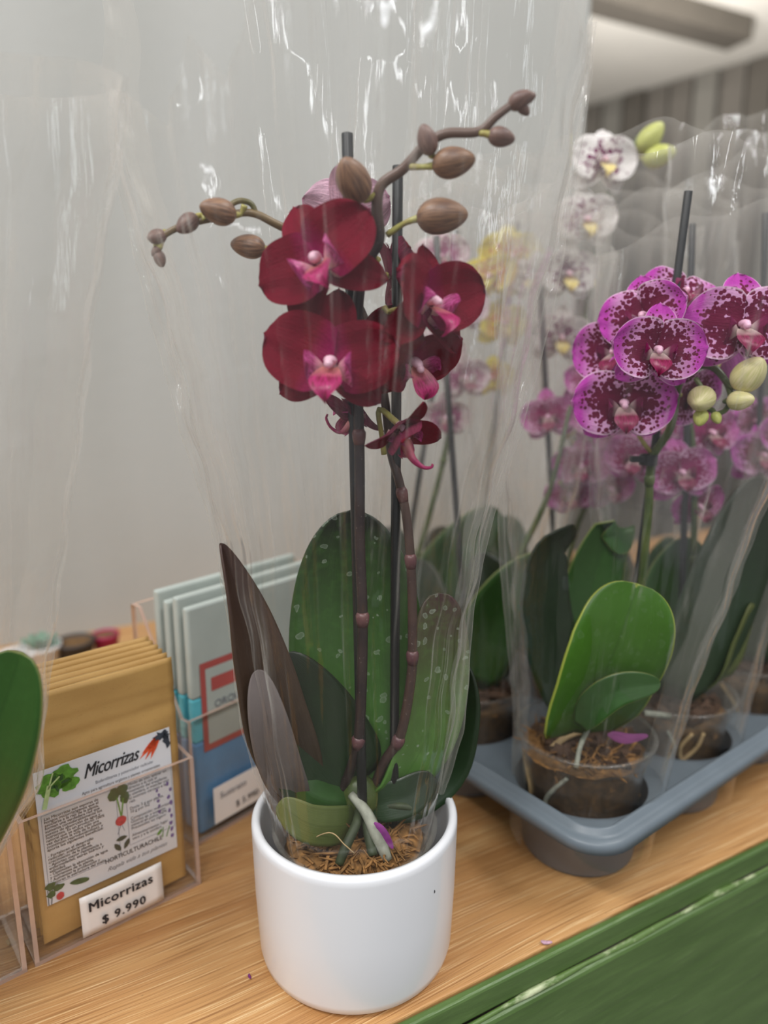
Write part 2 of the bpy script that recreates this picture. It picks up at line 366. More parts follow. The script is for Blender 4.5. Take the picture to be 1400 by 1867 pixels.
M['ink'] = plain('black_ink', lin(34, 36, 44), .5)
M['ink_grey'] = plain('grey_ink', lin(104, 108, 118), .5)
M['line'] = plain('grey_line_ink', lin(130, 138, 158), .5)
M['g1'] = plain('print_green', lin(92, 148, 50), .5, .35, 300); M['g2'] = plain('print_dark_green', lin(44, 84, 38), .5, .4, 300)
M['g3'] = plain('print_pale_green', lin(190, 214, 150), .5, .1, 300)
M['o1'] = plain('print_orange', lin(224, 88, 48), .5, .25, 300); M['r1'] = plain('print_red', lin(196, 44, 60), .5, .25, 300)
M['p1'] = plain('print_purple', lin(120, 96, 160), .5, .2, 300); M['dkleaf'] = plain('print_navy_leaf', lin(50, 58, 70), .5, .4, 300)
M['logo'] = plain('print_logo_green', lin(44, 62, 52), .5)
M['blue'] = plain('blue_pack_print', lin(92, 146, 190), .45, .15, 30); M['cyan'] = plain('cyan_pack_print', lin(96, 190, 206), .45, .12, 30)
M['packwhite'] = plain('pale_green_pack', lin(176, 184, 178), .4, .06, 25); M['redprint'] = plain('red_pack_print', lin(176, 84, 80), .5, .1, 50)
M['greypot'] = plain('grey_bowl', lin(150, 148, 146), .5, .08, 30); M['whitepot'] = plain('white_small_pot', lin(222, 222, 222), .4)
M['darkpot'] = plain('charcoal_pot', lin(58, 54, 52), .6, .2, 60); M['succ'] = plain('succulent_green', lin(86, 134, 110), .5, .2, 90)
M['teal'] = plain('teal_pot', lin(60, 150, 130), .45); M['cerise'] = plain('cerise_pot', lin(160, 30, 80), .45)

# ---------------------------------------------------------------- setting
TD = Vector((.879, .476, 0)).normalized(); ND = Vector((-TD.y, TD.x, 0))     # along the counter, towards the wall
TA = math.atan2(TD.y, TD.x)
EDGE = .322
def tb(s, n, z=0): return TD * s + ND * n + V(0, 0, z)
def boxat(name, s0, s1, n0, n1, z0, z1, mat, parent=None, bv=0, **k):
    # a board aligned with the counter; its own axes run along it
    m = MB(); m.box((0, 0, 0), ((s1 - s0) / 2, (n1 - n0) / 2, (z1 - z0) / 2))
    o = m.build(name, mat, parent, smooth=False, **k)
    o.location = tb((s0 + s1) / 2, (n0 + n1) / 2, (z0 + z1) / 2); o.rotation_euler = (0, 0, TA)
    if bv: bevel(o, bv)
    return o
WALLN = 1.115
counter = thing('shop_counter', 'long oak-topped shop counter with a worn green painted front board', 'counter')
boxat('worktop', -1.4, 2.6, EDGE, WALLN, -.018, 0, M['wood'], counter, .0012)
boxat('front_board', -1.4, 2.6, EDGE - .007, EDGE - .0005, -.021, -.0012, M['green'], counter, .002, label='narrow green painted edge strip with rough brush marks')
b_ = MB(); pts = [V(s, 0, .0006 * math.sin(s * 37) + .0005 * math.sin(s * 91)) for s in np.linspace(-2, 2, 160)]
b_.tube(pts, [.0021 + .0007 * math.sin(i * 1.7) for i in range(160)], 8)
o = b_.build('bead', M['green_worn'], counter, label='chipped pale bead where the green paint has worn'); o.location = tb(.6, EDGE - .008, -.0225); o.rotation_euler = (0, 0, TA)
boxat('front_panel', -1.4, 2.6, EDGE - .012, EDGE - .004, -.9, -.0235, M['green'], counter, .003)
def struct(o): o['kind'] = 'structure'; return o
def wallmat():
    t = NT('grey_fabric_wall'); o = t.obj(); n = t.noise(t.mapping(o, (3.2, 3.2, .5)), 1., 3, .5); n2 = t.noise(t.mapping(o, (60, 60, 60)), 1., 3)
    c = t.mix(t.ramp(n, [(.35, 0.), (.65, 1.)]), lin(165, 166, 162), lin(182, 183, 180)); 
    return t.done(t.bsdf(c, .8, t.bump(n2, .2, .002)))
M['wall'] = wallmat()
struct(boxat('wall_back', -2.2, 1.035, WALLN, WALLN + .05, -.9, 2.2, M['wall']))
struct(boxat('floor', -6, 9, -5, 9, -.95, -.9, plain('grey_floor', lin(128, 124, 118), .6, .1, 4)))
M['ceil'] = plain('cream_ceiling', lin(236, 230, 220), .8, .03, 3)
struct(boxat('ceiling', -1.0, 9, 1.3, 9, 2.6, 2.66, M['ceil']))
M['beam'] = plain('dark_ceiling_beam', lin(92, 86, 78), .6, .06, 8)
BD = (V(2.37, 5.3, 0) - V(1.27, 4.78, 0)).normalized()
o = MB().box((0, 0, 0), (1.4, .1, .07)).build('trim_1', M['beam'], smooth=False); o.location = V(2.37, 5.3, 2.53) - BD * 1.4; o.rotation_euler = (0, 0, math.atan2(BD.y, BD.x)); struct(o)
# slatted far wall running across the hall
fa, fb = V(1.83, 6.85, 0), V(2.82, 5.82, 0); fd = (fb - fa).normalized(); fn = V(-fd.y, fd.x, 0)
fw = MB().box((0, 0, .85), (2.6, .03, 1.75)).build('wall_right', plain('dark_grey_wall', lin(84, 80, 74), .8), smooth=False)  # plain dark grey-brown wall behind the boards
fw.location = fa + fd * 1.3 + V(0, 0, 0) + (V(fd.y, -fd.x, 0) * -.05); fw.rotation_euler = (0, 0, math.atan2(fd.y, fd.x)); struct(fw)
slat_m = [plain('slat_tone_%s' % n, c, .7, .08, 10) for n, c in (('brown', lin(112, 106, 98)), ('grey', lin(128, 124, 116)), ('pale', lin(150, 148, 140)), ('dark', lin(92, 86, 78)))]
sm = [mesh('board', *(lambda b: (b.v, b.f))(MB().box((0, 0, 0), (.085, .015, 1.74))), m, smooth=False) for m in slat_m]
for i in range(26):
    k = [0, 1, 0, 3, 1, 2, 0, 1, 3, 0][i % 10]
    q = link('board', sm[k], fw); q.location = (-2.5 + i * .2, -.05 - .012 * (i % 3), .85)

# ---------------------------------------------------------------- white ceramic pot
PC = V(-.020, .436, 0)
t0 = link('ceramic_pot', mesh('ceramic_pot', *(lambda q: (q[0], q[1]))(lathe(
    [(.0, .0), (.055, .0), (.0625, .0012), (.0660, .0045), (.0672, .010), (.0690, .05), (.0700, .098), (.0699, .1015), (.0688, .1035), (.0668, .1042), (.0648, .1037), (.0638, .1015), (.0634, .095), (.060, .02), (.055, .008), (.0, .007)], 128)), M['ceramic']))
t0.location = PC; tag(t0, 'plain glossy white ceramic pot holding the burgundy orchid', 'pot')

# ---------------------------------------------------------------- orchid pieces
def petal_shape(L, Wd, p=.8, n=2.2, claw=.12, cup=.1, bend=.1, ripple=.03, tipn=0, nu=14, nv=10, seed=0):
    r = random.Random(seed); ph = r.uniform(0, 6)
    def fn(u, v):
        vv = 2 * v - 1; uu = 1 - (1 - u) ** 1.35
        k = max(0., 1 - abs(2 * uu ** p - 1) ** n) ** (1 / n) if uu > 0 else 0
        hw = Wd / 2 * max(k, claw * (1 - uu) ** 2)
        y = L * uu - L * .05 * abs(vv) ** 2 * uu
        z = cup * Wd * (vv * vv) * k - bend * L * uu ** 2.2 + .25 * bend * L * uu
        z += ripple * Wd * math.sin(vv * 5 + ph) * abs(vv) * uu + ripple * .6 * Wd * math.sin(uu * 9 + ph)
        z += .018 * Wd * math.cos(vv * 9)
        return V(hw * vv, y, z)
    return grid(nu, nv, fn)
def mk(name, g, mat): return mesh(name, g[0], g[1], mat, g[2])
def ellipsoid(c, r, su=14, sv=10, fn=None):
    c = Vector(c)
    def f(a, b):
        th = PI * a; ph = 2 * PI * b
        d = V(math.sin(th) * math.cos(ph), math.sin(th) * math.sin(ph), math.cos(th))
        p = V(d.x * r[0], d.y * r[1], d.z * r[2]); return c + (fn(p, th, ph) if fn else p)
    return grid(su, sv, f)
STY = {}
def style(key, petal, lip, lobe, col, wide=1.0):
    d = {'petal': [], 'sepal': [], 'lip': None}
    for s in range(3):
        d['petal'].append(mk('petal', petal_shape(.50, .58 * wide, .74, 2.35, .16, (.20 - .08 * s), .16, .05, seed=s), petal))
        d['sepal'].append(mk('sepal', petal_shape(.50, .34 * wide, .86, 2.1, .3, .2, .22, .03, seed=s + 9), petal))
    # lip: tongue that comes forward and down, broad in the middle, with a raised tip
    def tongue(u, v):
        vv = 2 * v - 1; hw = .085 * (math.sin(PI * min(1, u * .9 + .12)) ** .7) * (1 - .75 * max(0, u - .45) / .55)
        y = -.02 - .22 * u; z = .05 + .20 * math.sin(u * 2.2) + .03 * vv * vv
        return V(hw * vv, y, z - (.05 * u * u))
    d['lip'] = mk('lip', grid(10, 8, tongue), lip)
    def lobe_s(sgn):
        def fn(u, v):
            vv = 2 * v - 1; hw = .085 * math.sin(PI * min(1, .12 + u * .86)) ** .8
            x = sgn * (.025 + .085 * math.sin(u * 2.3)); z = .03 + .15 * u - .03 * vv * vv; y = -.055 + hw * vv * 1.0 + .055 * u
            return V(x, y, z + .04 * vv)
        g = grid(9, 7, fn); return mk('side_lobe', g, lobe)
    d['lobe'] = [lobe_s(1), lobe_s(-1)]
    b = MB(); b.add(*ellipsoid((0, .02, .085), (.046, .036, .085), 12, 12)); b.add(*ellipsoid((0, -.004, .155), (.032, .034, .040), 10, 10)); b.add(*ellipsoid((0, 0, .0), (.05, .05, .04), 8, 10))
    d['col'] = mesh('flower', b.v, b.f, col, b.uv); STY[key] = d
style('burgundy', M['burgundy'], M['lip_burgundy'], M['lobe_burgundy'], M['column'], .86)
style('pinkback', M['pinkback'], M['lip_burgundy'], M['lobe_burgundy'], M['column'])
style('spotted', M['spotted'], M['lip_spotted'], M['lobe_spotted'], M['column_p'], 1.06)
style('pink', M['pink'], M['lip_spotted'], M['lobe_spotted'], M['column_p'])
style('white', M['white'], M['lip_white'], M['white'], M['column'])
style('blush', M['blush'], M['lip_spotted'], M['blush'], M['column'])
style('yellow', M['yellow'], M['yellow'], M['yellow'], M['column'])
def frame(face, roll):
    z = Vector(face).normalized(); up = V(0, 0, 1); x = up.cross(z)
    if x.length < 1e-3: x = V(1, 0, 0)
    x.normalize(); y = z.cross(x)
    return Matrix((x, y, z)).transposed().to_4x4() @ Matrix.Rotation(rad(roll), 4, 'Z')
def flower(root, pos, face, roll, size, sty='burgundy', close=0, petals=((78, 1.0), (-78, 1.0)), sepals=((0, 1), (132, 1), (-132, 1)), lip=True, var=0, label=None, stalk=None, base=None):
    d = STY[sty]; fl = link('flower', d['col'], root)
    fl.matrix_local = Matrix.Translation(Vector(pos) - root.location) @ frame(face, roll) @ Matrix.Scale(size, 4)
    if label: fl['label'] = label
    for i, (a, s) in enumerate(petals):
        q = link('petal', d['petal'][(i + var) % 3], fl); q.matrix_local = Matrix.Translation((0, 0, .02)) @ Matrix.Rotation(rad(a), 4, 'Z') @ Matrix.Rotation(rad(close + 4), 4, 'X') @ Matrix.Scale(s, 4)
    for i, (a, s) in enumerate(sepals):
        q = link('sepal', d['sepal'][(i + var) % 3], fl); q.matrix_local = Matrix.Translation((0, 0, -.03)) @ Matrix.Rotation(rad(a), 4, 'Z') @ Matrix.Rotation(rad(close * .7 - 7), 4, 'X') @ Matrix.Scale(s, 4)
    if lip:
        q = link('lip', d['lip'], fl); q.scale = (1.3, 1.1, 1.2)
        for m in d['lobe']: q = link('side_lobe', m, fl); q.scale = (1.4,) * 3
    if stalk is not None:
        st = Vector(stalk); p = Vector(pos); f = Vector(face).normalized()
        mid = p - f * .018 + (st - p) * .25
        v, fc, uv = tube(crom([st - root.location, (st + mid) / 2 - root.location + V(0, 0, -.002), mid - root.location, p - root.location], 4), [.0018, .0015, .0017, .002], 8)
        link('pedicel', mesh('pedicel', v, fc, M['pedicel'], uv), root)
    return fl
def bud(root, pos, axis, r, mat, stalk=None, elong=1.25, smat=None):
    ax = Vector(axis).normalized(); Q = ax.to_track_quat('Z', 'Y').to_matrix()
    def fn(p, th, ph):
        g = 1 - .07 * abs(math.sin(1.5 * ph)) ** .25 * 0 - .06 * max(0, math.cos(1.5 * ph + .6)) ** 14 * 1.5
        k = 1 - .34 * ((1 + math.cos(th)) / 2) ** 1.6
        return V(p.x * g * k, p.y * g * k, p.z)
    v, f, uv = ellipsoid((0, 0, 0), (r, r * .94, r * elong), 16, 24, fn)
    P0 = Vector(pos) - root.location
    b = link('bud', mesh('bud', [P0 + Q @ p for p in v], [q[::-1] for q in f], mat, uv), root)
    if stalk is not None:
        s = Vector(stalk) - root.location; e = P0 - ax * r * elong * .92
        m_ = (s + e) / 2 + (e - ax * .006 - (s + e) / 2) * .4
        v, f, uv = tube(crom([s, m_, e + ax * .001], 5), [.0019, .0015, .0022], 8)
        link('pedicel', mesh('pedicel', v, f, smat or M['pedicel'], uv), b)
    return b
def spike(root, pts, r, mat, nodes=(), name='flower_spike'):
    P = crom([Vector(p) - root.location for p in pts], 7); v, f, uv = tube(P, r, 12)
    o = link(name, mesh(name, v, f, mat, uv), root)
    n = len(P); rr = r if isinstance(r, (list, tuple)) else [r, r]
    for q in nodes:
        i = min(n - 2, int(q * (n - 1))); R0 = float(np.interp(q, np.linspace(0, 1, len(rr)), rr)); T = (P[i + 1] - P[i]).normalized()
        v, f, uv = tube([P[i] - T * .006, P[i] - T * .002, P[i] + T * .001, P[i] + T * .0035], [R0 * 1.02, R0 * 1.28, R0 * 1.34, R0 * 1.0], 12)
        link('node_bract', mesh('node_bract', v, f, M['bract'] if mat in (M['spike_dark'], M['spike_brown']) else M['spike_green'], uv), o)
    return o
def leaf(root, pts, hw, side, mat, fold=.15, p=.9, n=2.2, basew=.25, cup=.0, ripple=.0, nu=28, nv=12, name='leaf', label=None, notch=0., wl=None, wr=None, thick=.0014):
    """pts: spine; hw: half width; side: one or more side vectors; outline is a superellipse."""
    P = crom([Vector(q) - root.location for q in pts], 8); N = len(P); side = [Vector(s) for s in (side if isinstance(side[0], (tuple, list, Vector)) else [side])]
    acc = [0.]
    for i in range(1, N): acc.append(acc[-1] + (P[i] - P[i - 1]).length)
    tot = acc[-1]
    def at_u(u):
        d = u * tot
        i = min(N - 2, max(0, int(np.searchsorted(acc, d)) - 1)); k = (d - acc[i]) / max(1e-9, acc[i + 1] - acc[i])
        return P[i].lerp(P[i + 1], k), (P[i + 1] - P[i]).normalized()
    def fn(a, b):
        u = 1 - (1 - a) ** 1.5; vv = 2 * b - 1; q, T = at_u(u)
        k = max(0., 1 - abs(2 * u ** p - 1) ** n) ** (1 / n) if u > 0 else 0
        k = max(k, basew * (1 - u) ** 3)
        x = u * (len(side) - 1); i = min(len(side) - 1, int(x)); s = side[i].lerp(side[min(len(side) - 1, i + 1)], x - i)
        s = (s - T * s.dot(T)).normalized(); Nn = s.cross(T)
        h_ = hw * ((wr if wr else 1) if vv > 0 else (wl if wl else 1))
        off = fold * h_ * abs(vv) * k + cup * h_ * vv * vv * k + ripple * hw * math.sin(u * 9 + vv * 3) * abs(vv)
        q2 = q + s * (h_ * k * vv) + Nn * off
        if notch and u > .9: q2 -= T * notch * (1 - min(1, abs(vv) * 5)) * (u - .9) * 10
        return q2
    v, f, uv = grid(nu, nv, fn); o = link(name, mesh(name, v, f, mat, uv), root)
    if thick: solid(o, thick, -1)
    if label: o['label'] = label
    return o
def stake(root, a, b, r, mat=None):
    v, f, uv = tube([Vector(a) - root.location, (Vector(a) + Vector(b)) / 2 - root.location, Vector(b) - root.location], r, 14)
    o = link('stake', mesh('stake', v, f, mat or M['stake'], uv), root); bevel(o, .0005); return o
def moss(root, R, z, n, mat, name='moss', seed=0, c=(0, 0), hump=.006, ln=.012):
    r = random.Random(seed); b = MB()
    # lumpy bed below the strands
    def fn(a, t):
        rr = R * a; th = 2 * PI * t; return V(c[0] + rr * math.cos(th), c[1] + rr * math.sin(th), z + hump * .6 * (1 - a * a) + .003 * math.sin(rr * 300 + th * 3) * math.cos(th * 5 + rr * 90))
    b.add(*grid(8, 24, fn))
    for i in range(n):
        a = r.uniform(0, 2 * PI); q = R * .93 * math.sqrt(r.random()); p = V(c[0] + q * math.cos(a), c[1] + q * math.sin(a), z + r.uniform(0, hump) * (1.2 - q / R))
        d = V(r.gauss(0, 1), r.gauss(0, 1), r.gauss(.1, .5)).normalized(); e = V(r.gauss(0, 1), r.gauss(0, 1), r.gauss(0, .6)).normalized()
        L = r.uniform(.4, 1.2) * ln; w_ = r.uniform(.0004, .0012)
        if R - (p.xy - Vector(c)).length < L * .6: d = (V(c[0], c[1], z + .004) - p).normalized() + d * .3
        pts = [p + d * L * t_ + e * L * .35 * math.sin(t_ * 3 + i) for t_ in (0, .33, .66, 1)]
        b.tube(pts, [w_, w_ * 1.2, w_, w_ * .4], 4, False)
    return b.build(name, mat, root, kind='stuff')
def bark(root, R, z, n, seed=0, mat=None):
    r = random.Random(seed); b = MB()
    for i in range(n):
        a = r.uniform(0, 6.283); q = R * .85 * math.sqrt(r.random()); s = r.uniform(.003, .008)
        Mx = Matrix.Rotation(r.uniform(0, 6), 3, 'Z') @ Matrix.Rotation(r.uniform(-.8, .8), 3, 'X')
        n0 = len(b.v); b.box((q * math.cos(a), q * math.sin(a), z + r.uniform(-.002, .004)), (s, s * r.uniform(.4, .8), s * r.uniform(.25, .5)), Mx)
        for k in range(n0, len(b.v)): b.v[k] = b.v[k] + V(r.gauss(0, 1), r.gauss(0, 1), r.gauss(0, 1)) * s * .18
    return b.build('bark', mat or M['bark'], root, smooth=False, kind='stuff')
def roots(root, spec):
    for pts, r, m in spec:
        v, f, uv = tube(crom(pts, 6), r, 8); link('root', mesh('root', v, f, m, uv), root)
def clear_pot(root, r, h, z0=0, fill=.85, seed=0):
    p = link('nursery_pot', mesh('nursery_pot', *(lambda q: (q[0], q[1], M['clear_pot'], q[2]))(lathe(
        [(0, z0), (r * .74, z0), (r * .76, z0 + .003), (r * .90, z0 + h * .86), (r * .96, z0 + h * .87), (r * .985, z0 + h * .98), (r * 1.03, z0 + h * .985), (r * 1.03, z0 + h), (r * .97, z0 + h)], 72))), root)
    r_ = random.Random(seed); ph = [r_.uniform(0, 6) for _ in range(6)]
    wob = lambda a, z: .0012 * math.sin(a * 7 + z * 300 + ph[0]) + .001 * math.sin(a * 13 - z * 420 + ph[1]) + .0008 * math.sin(a * 23 + z * 700 + ph[2])
    H = h * fill; pr = [(r * .68, z0 + .004)] + [(r * (.70 + .17 * k / 8), z0 + .004 + (H - .006) * k / 8) for k in range(1, 9)] + [(r * .6, z0 + H), (0.001, z0 + H)]
    pr = [(a_, b_) for a_, b_ in pr]
    v, f, uv = lathe(pr, 72, wob=lambda a, z: wob(a, z) if z < z0 + H - .001 else 0)
    link('growing_mix', mesh('growing_mix', v, f, M['moss_dark'], uv), root)
    rm = []
    for k in range(7):
        a = r_.uniform(0, 6.28); pts = [V(r * (.725 + .17 * j / 5) * math.cos(a + .25 * math.sin(j + k)), r * (.725 + .17 * j / 5) * math.sin(a + .25 * math.sin(j + k)), z0 + .006 + (H - .01) * j / 5) for j in range(6)]
        rm.append((pts, [.0018, .0022, .0016], M['root_brown'] if k % 2 else M['root']))
    roots(root, rm); return p

# film sleeve ---------------------------------------------------------------
def sleeve(name, label, rows, depth, top, mat, seed=0, loc=(0, 0, 0), yaw=0, nx=110, nz=90, amp=.0035, fin=.010, group=None, nf=9, bottom=None, cat='sleeve', tilt=(0, 0), longf=()):
    """rows: (z, left, right) half profile in local x; depth(z): half thickness; top(side,u): height of the cut edge."""
    root = thing(name, label, cat, loc, group, yaw)
    r = random.Random(seed); zs = [q[0] for q in rows]; L = [q[1] for q in rows]; R = [q[2] for q in rows]; z0, z1 = zs[0], zs[-1]
    for side, pn in ((-1, 'front_sheet'), (1, 'rear_sheet')):
        folds = [(r.uniform(-.95, .95), r.uniform(-.9, .9), r.uniform(.018, .07), r.uniform(.4, 1.) * r.choice((-1, 1)), r.uniform(0, .75)) for _ in range(nf)] + ([f for f in longf] if side < 0 else [])
        cr = []
        def fn(a, b):
            u = 2 * b - 1; u = math.copysign(1 - (1 - abs(u)) ** 1.25, u)
            zt = top(side, u); z = z0 + (zt - z0) * a
            xl = float(np.interp(z, zs, L)); xr = float(np.interp(z, zs, R)); xc = (xl + xr) / 2; hw = (xr - xl) / 2
            d = depth(z) * max(0., 1 - abs(u) ** 2.4) ** .5; g = min(1., max(0., (z - z0 - .02) / .12))
            off = 0; ck = 0
            for (uc, sl, wd, am, t0_) in folds:
                if a < t0_ * .6: continue
                k = (u - uc - sl * (a - .5) * .35) / wd; e = max(0., 1 - abs(k)); off += e * am * amp * g
                ck += (max(0., 1 - abs(k) * 7.) * 1.6 + (.16 if 0 < k < 1 else 0)) * abs(am) * min(1, (a - t0_ * .6) * 4) * (.7 + .5 * math.sin(z * 60 + uc * 9)) * .6
            off += .0008 * g * math.sin(u * 17 + z * 22 + seed) + .00025 * g * math.sin(u * 61 - z * 30)
            off += .0035 * g * math.sin(z * 26 + u * 4 + seed * 1.3) * (1 - abs(u))
            off *= (1 - abs(u) ** 6)
            xw = .0016 * g * math.sin(z * 60 + seed + side) + .0012 * g * math.sin(z * 131 + seed * 2)
            cr.append(min(1.6, ck + (.5 if abs(u) > .93 else 0) + (.6 * a ** 40)))  # fold and seam whitening, plus a painted highlight along the cut edge
            sx = tilt[0] * max(0, z - z0) ** 1.0; sy = tilt[1] * max(0, z - z0)
            return V(xc + u * (hw + xw * abs(u)) + sx, side * (d + off) + sy, z)
        v, f, uv = grid(nz, nx, fn)
        me = mesh(pn, v, f, mat if side < 0 else M['film_back'], uv); at_ = me.attributes.new('crease_glint', 'FLOAT', 'POINT'); at_.data.foreach_set('value', np.array(cr, dtype=np.float32))
        link(pn, me, root)
    for sg, pn in ((0, 'seam'), (1, 'seam')):
        cr = []
        def fs(a, b):
            zt = min(top(-1, -1 if sg == 0 else 1), top(1, -1 if sg == 0 else 1)); z = z0 + (zt - z0) * (.1 + .9 * a)
            x = float(np.interp(z, zs, L if sg == 0 else R)); s = -1 if sg == 0 else 1; g = min(1, max(0, (z - z0) / .1))
            cr.append(.4 + (.6 if b < .12 or b > .88 or .4 < b < .6 else 0))
            fold = .0015 * math.sin(z * 70 + seed) + .001 * math.sin(z * 190 + b * 5)
            return V(x - s * .001 + s * fin * b * g * (.8 + .25 * math.sin(z * 22 + seed)) + tilt[0] * max(0, z - z0), (fold + .002 * math.sin(b * 6)) * g + tilt[1] * max(0, z - z0), z)
        v, f, uv = grid(nz, 6, fs); me = mesh(pn, v, f, mat, uv); at_ = me.attributes.new('crease_glint', 'FLOAT', 'POINT'); at_.data.foreach_set('value', np.array(cr, dtype=np.float32)); link(pn, me, root)
    return root
def gsleeve(label, loc, z0, r0, h, hw, dep, seed, yaw=0, tilt=(0, 0), peak=.0, nf=7, group='clear sleeves round the orchids in the grey tray', nx=70, nz=60, longf=()):
    rows = [(z0, -r0, r0), (z0 + .1, -r0 - .006, r0 + .006), (z0 + h * .5, -r0 - (hw - r0) * .5, r0 + (hw - r0) * .5), (z0 + h * .8, -hw * .95, hw * .95), (z0 + h + .1, -hw, hw)]
    top = lambda s, u: z0 + h + peak * (1 - abs(u) ** 1.6) + (-.02 if s < 0 else .02) + .004 * math.sin(u * 11 + seed)
    return sleeve('plastic_sleeve', label, rows, lambda z: float(np.interp(z, [z0, z0 + h], [r0, dep])), top, M['film'], seed, loc, yaw, nx, nz, nf=nf, tilt=tilt, group=None, longf=longf)

# ---------------------------------------------------------------- the burgundy orchid
sp_ = MB(); q_ = V(.0698 * math.cos(rad(-42)), .0698 * math.sin(rad(-42)), .077); sp_.add(*ellipsoid(q_, (.0004, .0004, .0012), 6, 8)); sp_.build('speck', plain('dark_speck', lin(60, 60, 62)), t0)
G = thing('potted_orchid', 'tall burgundy orchid with brown buds standing in the white ceramic pot', 'orchid', PC + V(0, 0, .012))
O = G.location
clear_pot(G, .055, .082, 0, .86, 3)
moss(G, .047, .070, 520, M['moss'], seed=1, hump=.014, ln=.014)
stake(G, at(662, 1532, .425), at(633, 243, .432), .0033); stake(G, at(718, 1512, .437), at(725, 302, .44), .0031)
Y1 = .428
sp1 = [at(612, 1462, .436), at(640, 1400, .432), at(655, 1335, .425), at(661, 1150, .421), at(656, 990, .424), at(655, 820, .425), at(650, 620, .425), at(660, 500, .423), at(690, 438, .42), at(687, 380, .418), at(695, 338, .416), at(735, 308, .412), at(772, 268, .408), at(812, 244, .405), at(872, 240, .402), at(905, 212, .40), at(942, 184, .40)]
spike(G, sp1, [.0030, .0036, .0034, .0033, .0032, .0033, .0033, .0031, .0029, .0027, .0025, .0023, .0020], M['spike_dark'], (.12, .2, .33, .44))
sp2 = [at(676, 1450, .44), at(700, 1390, .436), at(730, 1340, .433), at(749, 1240, .43), at(752, 1160, .43), at(750, 1050, .432), at(742, 950, .434), at(728, 880, .436), at(712, 820, .44), at(700, 720, .444), at(672, 600, .446), at(620, 500, .444), at(560, 440, .44), at(502, 408, .432), at(456, 388, .428), at(400, 396, .424), at(345, 408, .42), at(305, 425, .418), at(288, 445, .417)]
spike(G, sp2, [.0030, .0034, .0032, .0030, .0029, .0028, .0026, .0024, .0021, .0019, .0017], M['spike_brown'], (.11, .2, .3, .38))
# buds: (px, py, Y, axis, radius, stalk)
for px, py, Y, ax, r_, st, m in [
    (643, 328, .405, (-.25, -.6, .5), .0105, (690, 350, .416), 'bud_brown'), (827, 296, .404, (1, -.2, .12), .0092, (748, 304, .410), 'bud_brown'),
    (806, 394, .410, (1, -.1, .05), .0112, (706, 428, .419), 'bud_brown'), (778, 255, .402, (-.3, -.4, .8), .0062, (786, 262, .407), 'bud_dark'),
    (914, 250, .400, (1, .1, -.15), .0058, (878, 243, .402), 'bud_dark'), (948, 182, .399, (.6, -.3, .3), .0052, (938, 188, .400), 'bud_dark'), (954, 198, .401, (.7, .1, -.7), .0034, (944, 186, .400), 'bud_dark'), (962, 178, .400, (.9, .1, .3), .0036, (948, 186, .400), 'bud_dark'),
    (397, 385, .418, (-.6, -.5, .1), .0085, (446, 374, .425), 'bud_brown'), (341, 408, .417, (-.5, -.4, -.5), .0060, (374, 402, .421), 'bud_dark'), (285, 432, .416, (-.3, -.6, -.2), .0050, (300, 424, .418), 'bud_dark'),
    (291, 472, .417, (.3, -.2, -.9), .0040, (288, 446, .417), 'bud_dark'), (284, 458, .416, (-.5, -.2, -.7), .0028, (288, 446, .417), 'bud_dark'), (452, 449, .432, (-1, -.1, .12), .0080, (500, 462, .436), 'bud_brown')]:
    bud(G, at(px, py, Y), ax, r_, M[m], at(*st))
# the loop of stalk behind the left bud
v, f, uv = tube(crom([at(468, 392, .429) - O, at(458, 372, .428) - O, at(438, 366, .426) - O, at(420, 374, .424) - O, at(412, 384, .421) - O], 6), .0016, 8); link('stalk', mesh('stalk', v, f, M['spike_olive'], uv), G)
